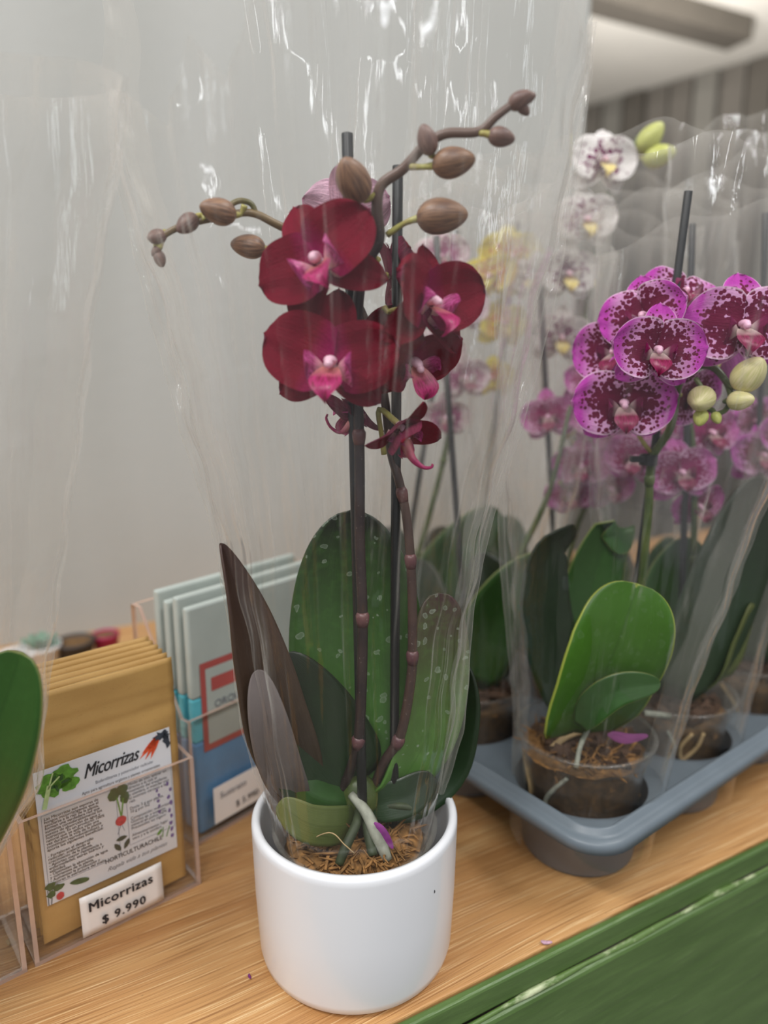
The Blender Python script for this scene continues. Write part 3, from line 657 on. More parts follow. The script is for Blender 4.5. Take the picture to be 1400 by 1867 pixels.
# flowers
FL = [
 dict(p=(584, 480, .402), face=(-.22, -1, .12), roll=31, size=.078, petals=((-76, .98), (76, .95)), sepals=((0, 1.08), (122, .98), (-132, .95)), var=0, st=(650, 520, .425), label='topmost open burgundy flower facing left of the camera'),
 dict(p=(606, 664, .398), face=(-.10, -1, .05), roll=-2, size=.081, petals=((68, 1.03), (-74, .95)), sepals=((0, 1.08), (118, .95), (-128, .85)), var=1, st=(651, 640, .425), label='lower left open burgundy flower with magenta lip'),
 dict(p=(772, 556, .412), face=(.62, -.75, .10), roll=-6, size=.074, petals=((72, 1.0), (-68, 1.0)), sepals=((0, .9), (128, 1), (-128, 1)), var=2, st=(700, 560, .435), close=26, label='burgundy flower turned to the right, petals half closed'),
 dict(p=(750, 656, .426), face=(.42, -.72, -.42), roll=16, size=.070, petals=((62, .95), (-70, .9)), sepals=((10, .9), (120, .9), (-112, 1.05)), var=0, st=(705, 690, .44), close=18, label='shaded burgundy flower nodding below the right-hand one'),
 dict(p=(728, 775, .420), face=(.45, -.35, -.62), roll=10, size=.055, petals=((60, .95), (-80, .95)), sepals=((0, .95), (105, 1), (-120, .9)), var=1, st=(700, 828, .436), close=40, label='small wilted magenta flower at the bottom of the cluster'),
 dict(p=(652, 742, .438), face=(-.55, .2, -.45), roll=40, size=.054, petals=((60, .8), (-80, .8)), sepals=((0, .8), (125, .8), (-120, .8)), var=2, st=(656, 700, .43), close=20),
 dict(p=(632, 392, .446), face=(.12, .9, .25), roll=0, size=.058, sty='pinkback', petals=((70, .95), (-70, .95)), sepals=((0, 1), (125, .8), (-125, .8)), var=0, st=(660, 470, .43), label='pale pink back of a flower behind the top bud'),
 dict(p=(712, 500, .446), face=(.75, .2, .35), roll=0, size=.062, petals=((70, .9), (-70, .9)), sepals=((0, .9), (125, .9), (-125, .9)), var=1, st=(690, 470, .425), close=20),
 dict(p=(694, 640, .452), face=(.1, -.8, -.3), roll=60, size=.070, petals=((70, .9), (-70, .9)), sepals=((0, .95), (125, .9), (-125, .9)), var=2, st=(670, 600, .445), close=5, label='dark burgundy flower hidden behind the middle of the cluster'),
]
for k in FL:
    flower(G, at(*k['p']), k['face'], k['roll'], k['size'], k.get('sty', 'burgundy'), k.get('close', 0), k['petals'], k['sepals'], k.get('lip', True), k['var'], k.get('label'), at(*k['st']) if k.get('st') else None)
for nm, pts, r_ in (('tendril', [(735, 800, .418), (752, 836, .412), (772, 852, .410), (786, 852, .409), (789, 846, .409)], [.004, .0022, .0012, .0009, .0007]), ('tendril', [(642, 770, .43), (622, 788, .428), (604, 780, .427), (595, 764, .427), (597, 755, .427)], [.0028, .0012, .0009, .0008, .0006])):
    v, f, uv = tube(crom([at(*q) - O for q in pts], 6), r_, 8); link(nm, mesh(nm, v, f, M['lip_burgundy'], uv), G)
# leaves
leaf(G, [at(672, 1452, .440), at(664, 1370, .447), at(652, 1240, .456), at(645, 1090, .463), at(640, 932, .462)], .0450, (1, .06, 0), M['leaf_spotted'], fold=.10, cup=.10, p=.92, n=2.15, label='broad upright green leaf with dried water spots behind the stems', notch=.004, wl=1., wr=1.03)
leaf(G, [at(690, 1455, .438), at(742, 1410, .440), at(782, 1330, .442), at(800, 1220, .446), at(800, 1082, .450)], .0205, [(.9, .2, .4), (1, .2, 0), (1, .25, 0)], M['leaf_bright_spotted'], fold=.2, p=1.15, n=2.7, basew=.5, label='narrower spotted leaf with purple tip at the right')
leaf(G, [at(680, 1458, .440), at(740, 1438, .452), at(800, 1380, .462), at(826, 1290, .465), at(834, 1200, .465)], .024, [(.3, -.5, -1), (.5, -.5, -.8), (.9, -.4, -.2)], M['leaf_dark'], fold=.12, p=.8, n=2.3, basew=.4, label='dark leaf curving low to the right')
leaf(G, [at(640, 1440, .436), at(600, 1390, .430), at(560, 1300, .424), at(528, 1225, .42), at(508, 1198, .42)], .036, [(.8, .4, .5), (.85, .3, .6), (.8, .4, .5)], M['leaf_dark'], fold=.10, p=.5, n=2.0, basew=.6, label='dark leaf leaning left, nearly black-green')
leaf(G, [at(560, 1452, .432), at(506, 1330, .416), at(476, 1220, .410), at(445, 1110, .408), at(404, 990, .408)], .021, [(.9, .45, .15), (.9, .45, .15), (.8, .6, .1), (.4, .9, 0)], M['leaf_brown'], fold=.35, p=.62, n=1.7, basew=.5, label='purple-brown pointed leaf pressed against the left of the sleeve')
leaf(G, [at(546, 1476, .425), at(512, 1400, .408), at(488, 1310, .398), at(470, 1222, .398)], .0135, [(1, .2, 0), (1, .2, 0)], M['leaf_grey'], fold=.08, p=.8, n=2.2, basew=.5, label='greyish purple leaf underside pressed on the plastic')
leaf(G, [at(640, 1462, .432), at(606, 1462, .424), at(576, 1452, .420), at(548, 1430, .420)], .0130, (-.1, -.45, -1), M['leaf_mid'], fold=.35, p=.8, n=2.2, basew=.3, label='small green leaf low at the left')
leaf(G, [at(652, 1498, .430), at(610, 1506, .412), at(560, 1500, .402), at(508, 1462, .402)], .0125, (-.1, -.3, -1), M['leaf_olive'], fold=.1, p=.75, n=2.5, basew=.5, label='olive leaf bent over the rim of the nursery pot')
leaf(G, [at(672, 1470, .434), at(706, 1462, .432), at(745, 1450, .432), at(790, 1415, .434)], .0130, (.1, -.4, -1), M['leaf_dark'], fold=.15, p=.75, n=2.4, basew=.5)
crown = MB(); crown.add(*ellipsoid(at(655, 1452, .437) - O, (.014, .011, .016), 12, 12)); crown.build('crown', M['spike_green'], G)
roots(G, [([at(640, 1448, .428) - O, at(668, 1482, .418) - O, at(690, 1530, .410) - O, at(706, 1566, .408) - O], [.0028, .0038, .0042, .0036], M['root']),
  ([at(655, 1470, .43) - O, at(650, 1500, .416) - O, at(632, 1540, .405) - O, at(618, 1575, .400) - O], [.0026, .0032, .0034, .0030], M['root_green']),
  ([at(660, 1476, .43) - O, at(672, 1520, .414) - O, at(680, 1560, .405) - O], [.0028, .0036, .0034], M['root_green']),
  ([at(690, 1470, .435) - O, at(735, 1470, .43) - O, at(770, 1480, .43) - O], [.0028, .0026, .0022], M['root_green']),
  ([at(548, 1540, .405) - O, at(600, 1518, .400) - O, at(628, 1540, .398) - O, at(646, 1556, .398) - O], .0004, M['root_brown'])])
sc_ = leaf(G, [at(682, 1500, .405), at(698, 1515, .402), at(716, 1548, .399)], .0024, (1, -.2, .3), M['magenta_scrap'], thick=0, nu=10, nv=4, name='fallen_petal', label='dried magenta petal lying on the moss')

# main sleeve (rows read at the plane of the plant)
sil = [((560, 1590), (770, 1560)), ((520, 1530), (800, 1478)), ((497, 1478), (812, 1432)), ((482, 1420), (822, 1370)), ((468, 1330), (840, 1275)), ((442, 1205), (858, 1120)), ((408, 995), (898, 930)), ((372, 850), (940, 770)), ((345, 750), (972, 640)), ((318, 620), (1008, 480)), ((290, 520), (1030, 380)), ((250, 400), (1048, 300)), ((218, 270), (1072, 170)), ((190, 120), (1086, 60))]
YS = .436
zsL = [(at(*a, YS).z, at(*a, YS).x) for a, b in sil]; zsR = [(at(*b, YS).z, at(*b, YS).x) for a, b in sil]
zz = [.062, .085, .105, .13, .16, .20, .25, .30, .35, .40, .45, .50, .55, .60, .66]
rows = []
for z in zz:
    xl = float(np.interp(z, [q[0] for q in zsL], [q[1] for q in zsL])) - PC.x; xr = float(np.interp(z, [q[0] for q in zsR], [q[1] for q in zsR])) - PC.x - .004
    rows.append((z, max(xl, -.0578) if z < .11 else xl, min(xr, .0578) if z < .11 else xr))
rows[-1] = (.66, rows[-2][1] - .012, rows[-2][2] + .006)
def mtop(s, u):
    if s > 0: return .655 - .03 * abs(u) ** 2
    xs = [-1, -.86, -.66, -.52, -.40, -.1, .3, .7, .92, 1]; hs = [.520, .535, .515, .550, .530, .60, .63, .60, .565, .585]
    return float(np.interp(u, xs, hs))
sleeve('plastic_sleeve', 'large crinkled clear plastic sleeve flaring around the burgundy orchid', rows, lambda z: float(np.interp(z, [.06, .12, .3, .6], [.056, .054, .062, .085])), mtop, M['film'], 5, (PC.x, PC.y, 0), 0, 300, 170, nf=16, fin=.011,
  longf=[(-.69, -.8, .07, 1.4, .0), (-.64, .1, .03, 1.9, .0), (-.8, -.5, .04, 1.0, .3), (.72, .55, .05, 1.2, .0), (.86, .35, .035, -1.2, 0), (-.18, .25, .03, .9, .6)])

# ---------------------------------------------------------------- grey carry tray
AD = V(.795, .606, 0).normalized(); BD2 = V(-AD.y, AD.x, 0); TAN = math.atan2(AD.y, AD.x)
TC = V(.165, .540, 0); PITCHT = .135; NA, NB = 4, 3
T = thing('carry_tray', 'grey plastic carry tray with round cells holding the orchid pots', 'tray', TC, rz=TAN)
def cellpatch(b, cx, cy, hs, r, z, seg=48):
    v = []; f = []
    for k in range(seg):
        a = 2 * PI * k / seg; c, s = math.cos(a), math.sin(a); q = hs / max(abs(c), abs(s))
        X = min(max(cx + q * c, -.0600), (NA - 1) * PITCHT + .0600); Y = min(max(cy + q * s, -.0600), (NB - 1) * PITCHT + .0600)
        v += [V(cx + r * c, cy + r * s, z), V(X, Y, z)]
    for k in range(seg):
        k2 = (k + 1) % seg; f.append((2 * k, 2 * k + 1, 2 * k2 + 1, 2 * k2))
    b.add(v, f)
b = MB(); ZD = .060
for i in range(NA):
    for j in range(NB): cellpatch(b, i * PITCHT, j * PITCHT, PITCHT / 2, .054, ZD)
b.build('deck', M['tray'], T, smooth=False)
def rrect(x0, x1, y0, y1, r, seg=8):
    out = []
    for cx, cy, a0 in ((x1 - r, y1 - r, 0), (x0 + r, y1 - r, 90), (x0 + r, y0 + r, 180), (x1 - r, y0 + r, 270)):
        for k in range(seg + 1): a = rad(a0 + 90 * k / seg); out.append((cx + r * math.cos(a), cy + r * math.sin(a)))
    return out
prof = [(-.006, .0595), (-.0005, .0600), (.0005, .0690), (.0022, .0706), (.0045, .0702), (.0056, .0662), (.0090, .0650), (.0120, .0648), (.0142, .0628), (.0150, .0560), (.0142, .0560), (.0135, .061)]
v = []; f = []; NPR = len(prof)
for off, z in prof:
    rr = rrect(-.0600 - off, (NA - 1) * PITCHT + .0600 + off, -.0600 - off, (NB - 1) * PITCHT + .0600 + off, .020 + off); v += [V(x, y, z) for x, y in rr]
m_ = len(rr)
for i in range(NPR - 1):
    for k in range(m_): k2 = (k + 1) % m_; f.append((i * m_ + k, i * m_ + k2, (i + 1) * m_ + k2, (i + 1) * m_ + k))
link('rim', mesh('rim', v, [q[::-1] for q in f], M['tray']), T)
cup = mesh('cell', *(lambda q: (q[0], q[1], M['tray_cup'], q[2]))(lathe([(.054, ZD), (.0535, ZD - .002), (.0515, ZD - .010), (.0505, ZD - .012), (.046, .003), (.044, 0), (.0, 0)], 40)))
for i in range(NA):
    for j in range(NB): q = link('cell', cup, T); q.location = (i * PITCHT, j * PITCHT, 0); 
def cellpos(i, j, dx=0, dy=0, z=.0045): return TC + AD * (PITCHT * i) + BD2 * (PITCHT * j) + V(dx, dy, z)

# ---------------------------------------------------------------- orchid in the near corner of the tray
P1 = cellpos(0, 0, .002, .002)
A = thing('potted_orchid', 'magenta orchid with maroon spots and a bright green front leaf, near corner of the tray', 'orchid', P1, 'potted orchids in the grey tray')
clear_pot(A, .0555, .100, 0, .86, 8)
moss(A, .047, .087, 200, M['moss'], seed=4, hump=.008, ln=.016, c=(-.006, -.006)); bark(A, .047, .089, 130, 5)
stake(A, at(1128, 1310, .565), at(1255, 348, .548), .0030)
spike(A, [at(1110, 1330, .555), at(1150, 1230, .556), at(1168, 1080, .556), at(1182, 930, .553), at(1188, 840, .55), at(1222, 780, .545), at(1236, 705, .542), at(1260, 672, .54), at(1295, 668, .53), at(1320, 690, .522), at(1332, 722, .518), at(1322, 748, .516), at(1300, 756, .514)], [.0032, .0034, .0032, .0031, .003, .0027, .0024, .002, .0016], M['spike_green'], (.15, .3))
cl = MB(); c0 = at(1182, 838, .5475) - P1; cl.add(*lathe([(.0055, -.004), (.0068, -.004), (.0068, .004), (.0055, .004)], 16, c0)); cl.box(c0 + V(-.010, -.004, .001), (.005, .0022, .0022)); cl.build('clip', M['clip'], A, smooth=False)
for px, py, Y, ax, r_, st, m in [(1366, 682, .505, (.2, -.5, .6), .0125, (1318, 690, .52), 'bud_green'), (1278, 728, .505, (-.4, -.6, -.2), .0105, (1268, 690, .525), 'bud_green'), (1350, 730, .505, (.5, -.5, .1), .0082, (1326, 730, .516), 'bud_green'), (1277, 762, .506, (-.3, -.4, -.7), .0058, (1300, 750, .514), 'bud_lime'), (1306, 762, .508, (.2, -.5, -.7), .0042, (1300, 750, .514), 'bud_lime')]:
    bud(A, at(px, py, Y), ax, r_, M[m], at(*st), 1.12, M['spike_green'])
for p, face, roll, size, st, cl_, var, lab in [
    ((1196, 640, .500), (-.12, -1, .02), -4, .066, (1228, 700, .542), 12, 0, 'frontmost spotted flower facing the camera'),
    ((1350, 596, .512), (-.12, -1, .05), 0, .080, (1300, 668, .53), 0, 1, 'large spotted flower at the right'),
    ((1176, 580, .530), (-.55, -.8, .15), 14, .066, (1238, 700, .545), 16, 2, None),
    ((1128, 640, .545), (-.65, -.72, 0), 8, .070, (1225, 760, .55), 12, 0, None),
    ((1240, 545, .550), (.1, -.8, .55), -20, .066, (1245, 640, .55), 0, 1, None),
    ((1136, 736, .528), (-.2, -1, -.06), 4, .076, (1186, 825, .55), 8, 2, 'lowest spotted flower at the left of the cluster'),
    ((1255, 720, .575), (.3, -.7, -.2), 30, .060, (1240, 720, .55), 10, 0, None),
    ((1318, 640, .560), (.3, .6, .3), 30, .064, (1300, 668, .53), 10, 2, None)]:
    flower(A, at(*p), face, roll, size, 'spotted', cl_, ((82, 1.0), (-82, 1.0)), ((0, 1), (130, .95), (-130, .95)), True, var, lab, at(*st))
leaf(A, [at(1046, 1336, .520), at(1075, 1290, .508), at(1108, 1215, .498), at(1138, 1140, .496), at(1162, 1064, .500)], .042, [(1, .1, .45), (1, .1, .38), (1, 0, .3)], M['leaf_fresh'], fold=.20, p=.72, n=2.75, basew=.22, notch=.003, label='bright green leaf with water drops standing in front', wl=1.0, wr=1.0, thick=.0018)
leaf(A, [at(1058, 1326, .497), at(1085, 1285, .490), at(1130, 1256, .487), at(1204, 1246, .490)], .0125, [(.3, -.2, -1), (.3, -.2, -1)], M['leaf_mid'], fold=.15, p=.9, n=2.1, basew=.4, label='dark underside fold at the foot of the bright leaf')
leaf(A, [at(1085, 1325, .56), at(1070, 1200, .585), at(1080, 1060, .60), at(1120, 960, .60), at(1138, 1010, .595)], .026, [(1, 0, .1), (1, 0, .1), (1, .2, 0)], M['leaf_mid'], fold=.2, p=.8, n=2.3, basew=.5)
leaf(A, [at(1075, 1325, .55), at(1020, 1230, .55), at(990, 1110, .55), at(1000, 1010, .555), at(1050, 960, .56)], .028, [(.8, .5, .2), (.8, .5, 0), (.8, .5, 0)], M['leaf_dark'], fold=.15, p=.8, n=2.3, basew=.5)
roots(A, [([at(1000, 1370, .525) - P1, at(1030, 1345, .530) - P1, at(1060, 1332, .538) - P1], .0028, M['root_brown']), ([at(1050, 1400, .497) - P1, at(1058, 1360, .505) - P1, at(1072, 1330, .52) - P1], .0020, M['root']), ([at(1175, 1300, .54) - P1, at(1220, 1305, .55) - P1], .0026, M['root'])])
leaf(A, [at(1108, 1340, .515), at(1145, 1348, .507), at(1182, 1342, .506)], .0062, (.2, -.5, 1), M['spotted'], fold=.1, thick=0, nu=10, nv=5, name='fallen_petal', label='fallen pale magenta petal lying on the bark')
leaf(A, [at(1085, 1305, .545), at(1120, 1298, .54), at(1150, 1300, .545)], .0075, (.2, -.3, 1), M['pink'], fold=.2, thick=0, nu=10, nv=5, name='fallen_petal')
gsleeve('clear plastic sleeve round the near-corner magenta orchid', cellpos(0, 0, .002, .002, 0), .012, .0585, .52, .125, .055, 21, 0, (.09, 0), .03, 6, longf=[(.3, .3, .05, 1., .3)], nx=110, nz=90)

# ---------------------------------------------------------------- the other pots of the tray
def generic(i, j, label, sty, flowers, stakes_, stem, leaves, seed, buds=(), mix='dark', sm='spike_green'):
    P = cellpos(i, j); r = thing('potted_orchid', label, 'orchid', P, 'potted orchids in the grey tray')
    clear_pot(r, .0545, .098, 0, .84, seed); bark(r, .046, .086, 90, seed + 1)
    for a, b_ in stakes_: stake(r, a, b_, .0030)
    for s_ in stem: spike(r, s_, [.0032, .0030, .0022], M[sm], (.2, .4))
    for p, face, roll, size, st in flowers: flower(r, p, face, roll, size, sty, random.uniform(0, 14), var=random.randint(0, 2), stalk=st)
    for p, ax, rr, st in buds: bud(r, p, ax, rr, M['bud_lime'], st)
    for pts, hw, sd, m in leaves: leaf(r, pts, hw, sd, M[m], fold=.2, p=.8, n=2.3, basew=.5, nu=20, nv=8)
    return r
b1 = cellpos(1, 0)
generic(1, 0, 'deep pink orchid with broad dark leaves, second pot along the front edge of the tray', 'pink',
    [(at(1240, 862, .64), (-.1, -1, .1), 10, .066, at(1262, 900, .65)), (at(1160, 835, .66), (-.4, -.9, 0), -10, .062, at(1262, 900, .65)), (at(1290, 790, .67), (.2, -1, .1), 5, .064, at(1264, 820, .65)), (at(1205, 770, .68), (-.2, -1, .2), 0, .06, at(1262, 820, .65)), (at(1270, 920, .655), (.2, -.9, -.2), 20, .055, at(1262, 900, .65))],
    [(at(1238, 1275, .64), at(1262, 408, .66))], [[at(1238, 1275, .635), at(1262, 1050, .645), at(1265, 850, .65), at(1255, 740, .66)]],
    [([at(1225, 1270, .60), at(1270, 1180, .60), at(1330, 1030, .61), at(1390, 870, .62)], .036, (.8, .1, .3), 'leaf_dark'), ([at(1235, 1270, .63), at(1220, 1160, .65), at(1230, 1060, .66), at(1260, 980, .66)], .034, (1, 0, 0), 'leaf_mid'), ([at(1265, 1262, .62), at(1320, 1230, .60), at(1350, 1160, .60), at(1372, 1100, .60)], .012, (.7, .4, .2), 'leaf_olive')], 31)
b2 = cellpos(0, 1)
generic(0, 1, 'pink orchid with a long arching leaf, on the left edge of the grey tray', 'pink', 
    [(at(1060, 850, .70), (-.3, -1, 0), 0, .060, at(1020, 880, .70)), (at(1090, 760, .70), (-.1, -1, .1), 10, .058, at(1025, 800, .70)), (at(1040, 900, .72), (-.3, -1, -.1), 20, .055, at(1020, 880, .70))],
    [(at(855, 1240, .66), at(795, 430, .70))], [[at(860, 1240, .66), at(930, 1050, .68), at(1000, 900, .69), at(1040, 740, .70)]],
    [([at(862, 1245, .63), at(890, 1150, .62), at(940, 1070, .62), at(1010, 1020, .63)], .030, (.3, .1, -1), 'leaf_mid'), ([at(850, 1245, .65), at(820, 1200, .66), at(780, 1120, .68), at(760, 1020, .70)], .028, (.8, 0, .3), 'leaf_dark'), ([at(865, 1248, .65), at(900, 1215, .65), at(925, 1180, .655)], .018, (.3, .1, -1), 'leaf_dark')], 37)
generic(0, 2, 'pale blush speckled orchid in the left rear pot of the tray', 'blush',
    [(at(805, 470, .76), (-.2, -1, 0), 5, .062, at(812, 500, .765)), (at(842, 560, .76), (.2, -1, 0), 0, .062, at(815, 590, .765)), (at(800, 640, .76), (-.2, -1, 0), -8, .06, at(815, 660, .765)), (at(845, 690, .75), (.3, -1, 0), 6, .058, at(818, 710, .765)), (at(812, 760, .76), (0, -1, -.2), 0, .056, at(820, 780, .765))],
    [(at(720, 1150, .76), at(835, 420, .77))], [[at(718, 1150, .765), at(780, 950, .765), at(822, 760, .765), at(815, 600, .765), at(806, 470, .77)]],
    [([at(715, 1155, .75), at(780, 1080, .74), at(850, 990, .74), at(910, 930, .75)], .032, (.5, 0, -.9), 'leaf_mid'), ([at(705, 1155, .76), at(690, 1080, .77), at(720, 960, .78)], .03, (1, 0, 0), 'leaf_dark')], 43)
generic(1, 1, 'pink orchid in the middle of the tray', 'pink',
    [(at(1130, 800, .74), (-.2, -1, 0), 0, .062, at(1120, 830, .75)), (at(1000, 760, .74), (-.3, -1, 0), 10, .06, at(1060, 820, .75)), (at(1075, 700, .75), (0, -1, .1), -10, .06, at(1090, 760, .75)), (at(1110, 890, .74), (.1, -1, -.1), 14, .056, at(1100, 900, .75))],
    [(at(1020, 1190, .74), at(985, 520, .76))], [[at(1018, 1190, .74), at(1040, 1000, .74), at(1090, 850, .75), at(1080, 700, .76)]],
    [([at(1020, 1195, .72), at(960, 1120, .70), at(900, 1060, .70), at(870, 1010, .71)], .03, (.5, 0, 1), 'leaf_dark'), ([at(1025, 1195, .74), at(1080, 1100, .74), at(1130, 1010, .75)], .03, (.9, 0, .4), 'leaf_mid')], 47)
generic(2, 1, 'white orchid with purple spots arching tall in the middle of the tray', 'white',
    [(at(1098, 296, .80), (.1, -1, .05), -6, .074, at(1130, 290, .82)), (at(1066, 402, .80), (.1, -1, -.05), 4, .072, at(1120, 390, .82)), (at(1034, 500, .80), (.05, -1, -.1), 0, .070, at(1096, 500, .82)), (at(1022, 615, .80), (-.05, -1, -.1), -4, .070, at(1080, 610, .82)), (at(975, 505, .83), (-.5, -.8, 0), 0, .06, at(1060, 510, .82))],
    [(at(1140, 1120, .81), at(1075, 560, .83))], [[at(1140, 1125, .81), at(1096, 900, .82), at(1066, 640, .82), at(1084, 460, .82), at(1120, 330, .82), at(1165, 250, .82), at(1195, 240, .82)]],
    [([at(1140, 1125, .80), at(1110, 1050, .79), at(1090, 960, .79)], .03, (1, 0, 0), 'leaf_dark'), ([at(1150, 1125, .80), at(1200, 1060, .80), at(1230, 980, .80)], .03, (1, 0, .4), 'leaf_mid')], 53,
    buds=[(at(1186, 250, .815), (.4, -.2, .5), .0135, at(1170, 262, .82)), (at(1202, 284, .815), (.8, -.2, .2), .0135, at(1170, 270, .82))])
generic(1, 2, 'yellow orchid in the rear row of the tray', 'yellow',
    [(at(930, 470, .86), (.1, -1, 0), 0, .080, at(925, 500, .87)), (at(895, 505, .85), (-.5, -1, 0), 10, .070, at(920, 530, .87)), (at(915, 590, .86), (.1, -1, 0), -5, .066, at(920, 600, .87)), (at(898, 690, .86), (-.2, -1, 0), 0, .056, at(912, 700, .87))],
    [(at(862, 1120, .84), at(945, 405, .87))], [[at(860, 1120, .84), at(880, 900, .86), at(910, 720, .87), at(922, 580, .87), at(930, 470, .875)]],
    [([at(860, 1122, .83), at(820, 1040, .82), at(800, 960, .82)], .03, (1, 0, 0), 'leaf_dark'), ([at(865, 1122, .83), at(910, 1040, .82), at(930, 940, .82)], .03, (1, 0, .3), 'leaf_mid')], 59)
generic(2, 0, 'magenta orchid at the right of the tray, partly outside the picture', 'spotted',
    [(at(1388, 830, .70), (-.1, -1, .1), 0, .066, at(1385, 880, .72)), (at(1375, 770, .73), (.1, -1, .2), 20, .062, at(1385, 800, .72)), (at(1420, 790, .70), (.2, -1, 0), 0, .06, at(1400, 800, .72))],
    [(at(1372, 1200, .70), at(1396, 388, .72))], [[at(1368, 1200, .70), at(1380, 1050, .71), at(1388, 860, .72), at(1390, 760, .73)]],
    [([at(1365, 1205, .69), at(1400, 1110, .68), at(1430, 980, .68)], .034, (1, 0, .3), 'leaf_dark')], 61)
for (i, j, lab, h, hw, dp, sd, tl, pk) in [
    (1, 0, 'clear sleeve round the second pot along the front edge of the tray', .50, .12, .05, 71, (.05, .02), .03),
    (2, 0, 'tall shiny clear sleeve at the right edge of the picture', .56, .11, .05, 75, (-.02, 0), .05),
    (0, 1, 'clear sleeve directly behind the near-corner pot', .50, .12, .05, 79, (.0, .02), .03),
    (1, 1, 'clear sleeve in the middle of the tray round the pink orchid', .50, .12, .05, 83, (0, .0), .03),
    (2, 1, 'clear sleeve round the tall white spotted orchid', .54, .115, .05, 87, (-.06, .0), .04),
    (0, 2, 'clear sleeve at the left rear of the tray round the blush orchid', .54, .11, .05, 91, (.1, .0), .04),
    (1, 2, 'clear sleeve round the yellow orchid at the rear', .58, .11, .05, 95, (.05, .0), .03)]:
    gsleeve(lab, cellpos(i, j, z=0), .012, .058, h, hw, dp, sd, 0, tl, pk)

# ---------------------------------------------------------------- plant at the left edge
LP = V(-.312, .372, 0)
LO = thing('potted_orchid', 'orchid at the left edge with one broad green leaf showing', 'orchid', LP + V(0, 0, .002))
clear_pot(LO, .055, .098, 0, .86, 77); bark(LO, .046, .088, 80, 78)
leaf(LO, [LP + V(0, 0, .09), LP + V(.03, .0, .10), at(-60, 1440, .35), at(-10, 1330, .345), at(38, 1190, .345)], .030, [(.8, 0, -.5), (.9, 0, -.3), (.9, 0, -.25)], M['leaf_mid'], fold=.12, p=.7, n=2.5, basew=.5, label='broad green leaf reaching into the picture')
leaf(LO, [LP + V(0, 0, .09), LP + V(-.04, .02, .12), LP + V(-.08, .03, .2)], .03, (0, 1, 0), M['leaf_mid'], basew=.5)
stake(LO, LP + V(0, 0, .06), LP + V(-.01, .02, .48), .003)
spike(LO, [LP + V(0, 0, .09), LP + V(-.015, 0, .25), LP + V(-.03, .01, .4), LP + V(-.07, .0, .46)], [.0034, .003, .002], M['spike_green'], (.3,))
for k in range(3): flower(LO, LP + V(-.05 - .02 * k, -.01, .36 + .05 * k), (-.6, -.7, .1), 0, .06, 'pink', stalk=LP + V(-.03, .01, .38 + .03 * k))
lsil = [(60, 1450), (74, 1300), (88, 1150), (112, 1000), (140, 800), (160, 600), (186, 420), (206, 300), (222, 110)]
lz = [(at(*q, .372).z, at(*q, .372).x - LP.x) for q in lsil]
rows = [(.012, -.0585, .0585), (.09, -.062, .066)] + [(z, -x * 1.0, x) for z, x in lz if z > .12]
sleeve('plastic_sleeve', 'crinkled clear sleeve at the left edge of the picture', rows, lambda z: float(np.interp(z, [.01, .12, .5], [.058, .055, .06])), lambda s, u: .535 + .02 * (1 - abs(u)) * (1 if s > 0 else -1), M['film'], 9, tuple(LP), 0, 200, 130, nf=12, fin=.005,
   longf=[(.66, .6, .05, 1.4, .1), (.8, .4, .04, -1.3, .0), (.5, .5, .04, 1., .3)])

# ---------------------------------------------------------------- acrylic holders and pouches
HP = V(-.237, .410, 0); HU = V(.76, .65, 0).normalized(); HN = V(-HU.y, HU.x, 0)
def hframe(P, U):
    N = V(-U.y, U.x, 0); return Matrix(((U.x, N.x, 0, P.x), (U.y, N.y, 0, P.y), (0, 0, 1, P.z), (0, 0, 0, 1)))
def plate(root, name, x0, x1, y0, y1, z0, z1):
    b = MB(); b.box(((x0 + x1) / 2, (y0 + y1) / 2, (z0 + z1) / 2), ((x1 - x0) / 2, (y1 - y0) / 2, (z1 - z0) / 2))
    me = mesh(name, b.v, b.f, [M['acrylic'], M['acrylic_edge']], smooth=False)
    d = [x1 - x0, y1 - y0, z1 - z0]; k = d.index(min(d))
    for p in me.polygons:
        n = p.normal; p.material_index = 0 if abs(n[k]) > .5 else 1
    return link(name, me, root)
def holder(root, W_, D_, Hf, Hb, t=.003):
    plate(root, 'front_panel', t, W_ - t, 0, t, .003, Hf); plate(root, 'back_panel', t, W_ - t, D_ - t, D_, .003, Hb)
    plate(root, 'base_panel', 0, W_, 0, D_, 0, t)
    for x in (0, W_ - t):
        b = MB(); pts = [(0, t), (D_, t), (D_, Hb), (D_ - .012, Hb), (.010, Hf), (0, Hf)]
        v = [V(x, y, z) for y, z in pts] + [V(x + t, y, z) for y, z in pts]; n = len(pts)
        f = [tuple(range(n))[::-1], tuple(range(n, 2 * n))] + [(i, (i + 1) % n, n + (i + 1) % n, n + i) for i in range(n)]
        me = mesh('side_panel', v, f, [M['acrylic'], M['acrylic_edge']], smooth=False)
        for p in me.polygons: p.material_index = 0 if abs(p.normal.x) > .5 else 1
        link('side_panel', me, root)
def framed(o, P, U): o.matrix_world = hframe(P, U); return o
H1 = framed(thing('acrylic_holder', 'clear acrylic display box holding the row of kraft paper pouches', 'display holder'), HP, HU); holder(H1, .122, .062, .110, .112)
H0 = framed(thing('acrylic_holder', 'empty clear acrylic display box at the far left, beside the pouches', 'display holder'), HP - HU * .127, HU); holder(H0, .122, .062, .105, .112)
HP2 = V(-.160, .532, 0); HU2 = V(.65, .76, 0).normalized()
H2 = framed(thing('acrylic_holder', 'clear acrylic display box with blue packs behind the pouches', 'display holder'), HP2, HU2); holder(H2, .19, .075, .115, .2)

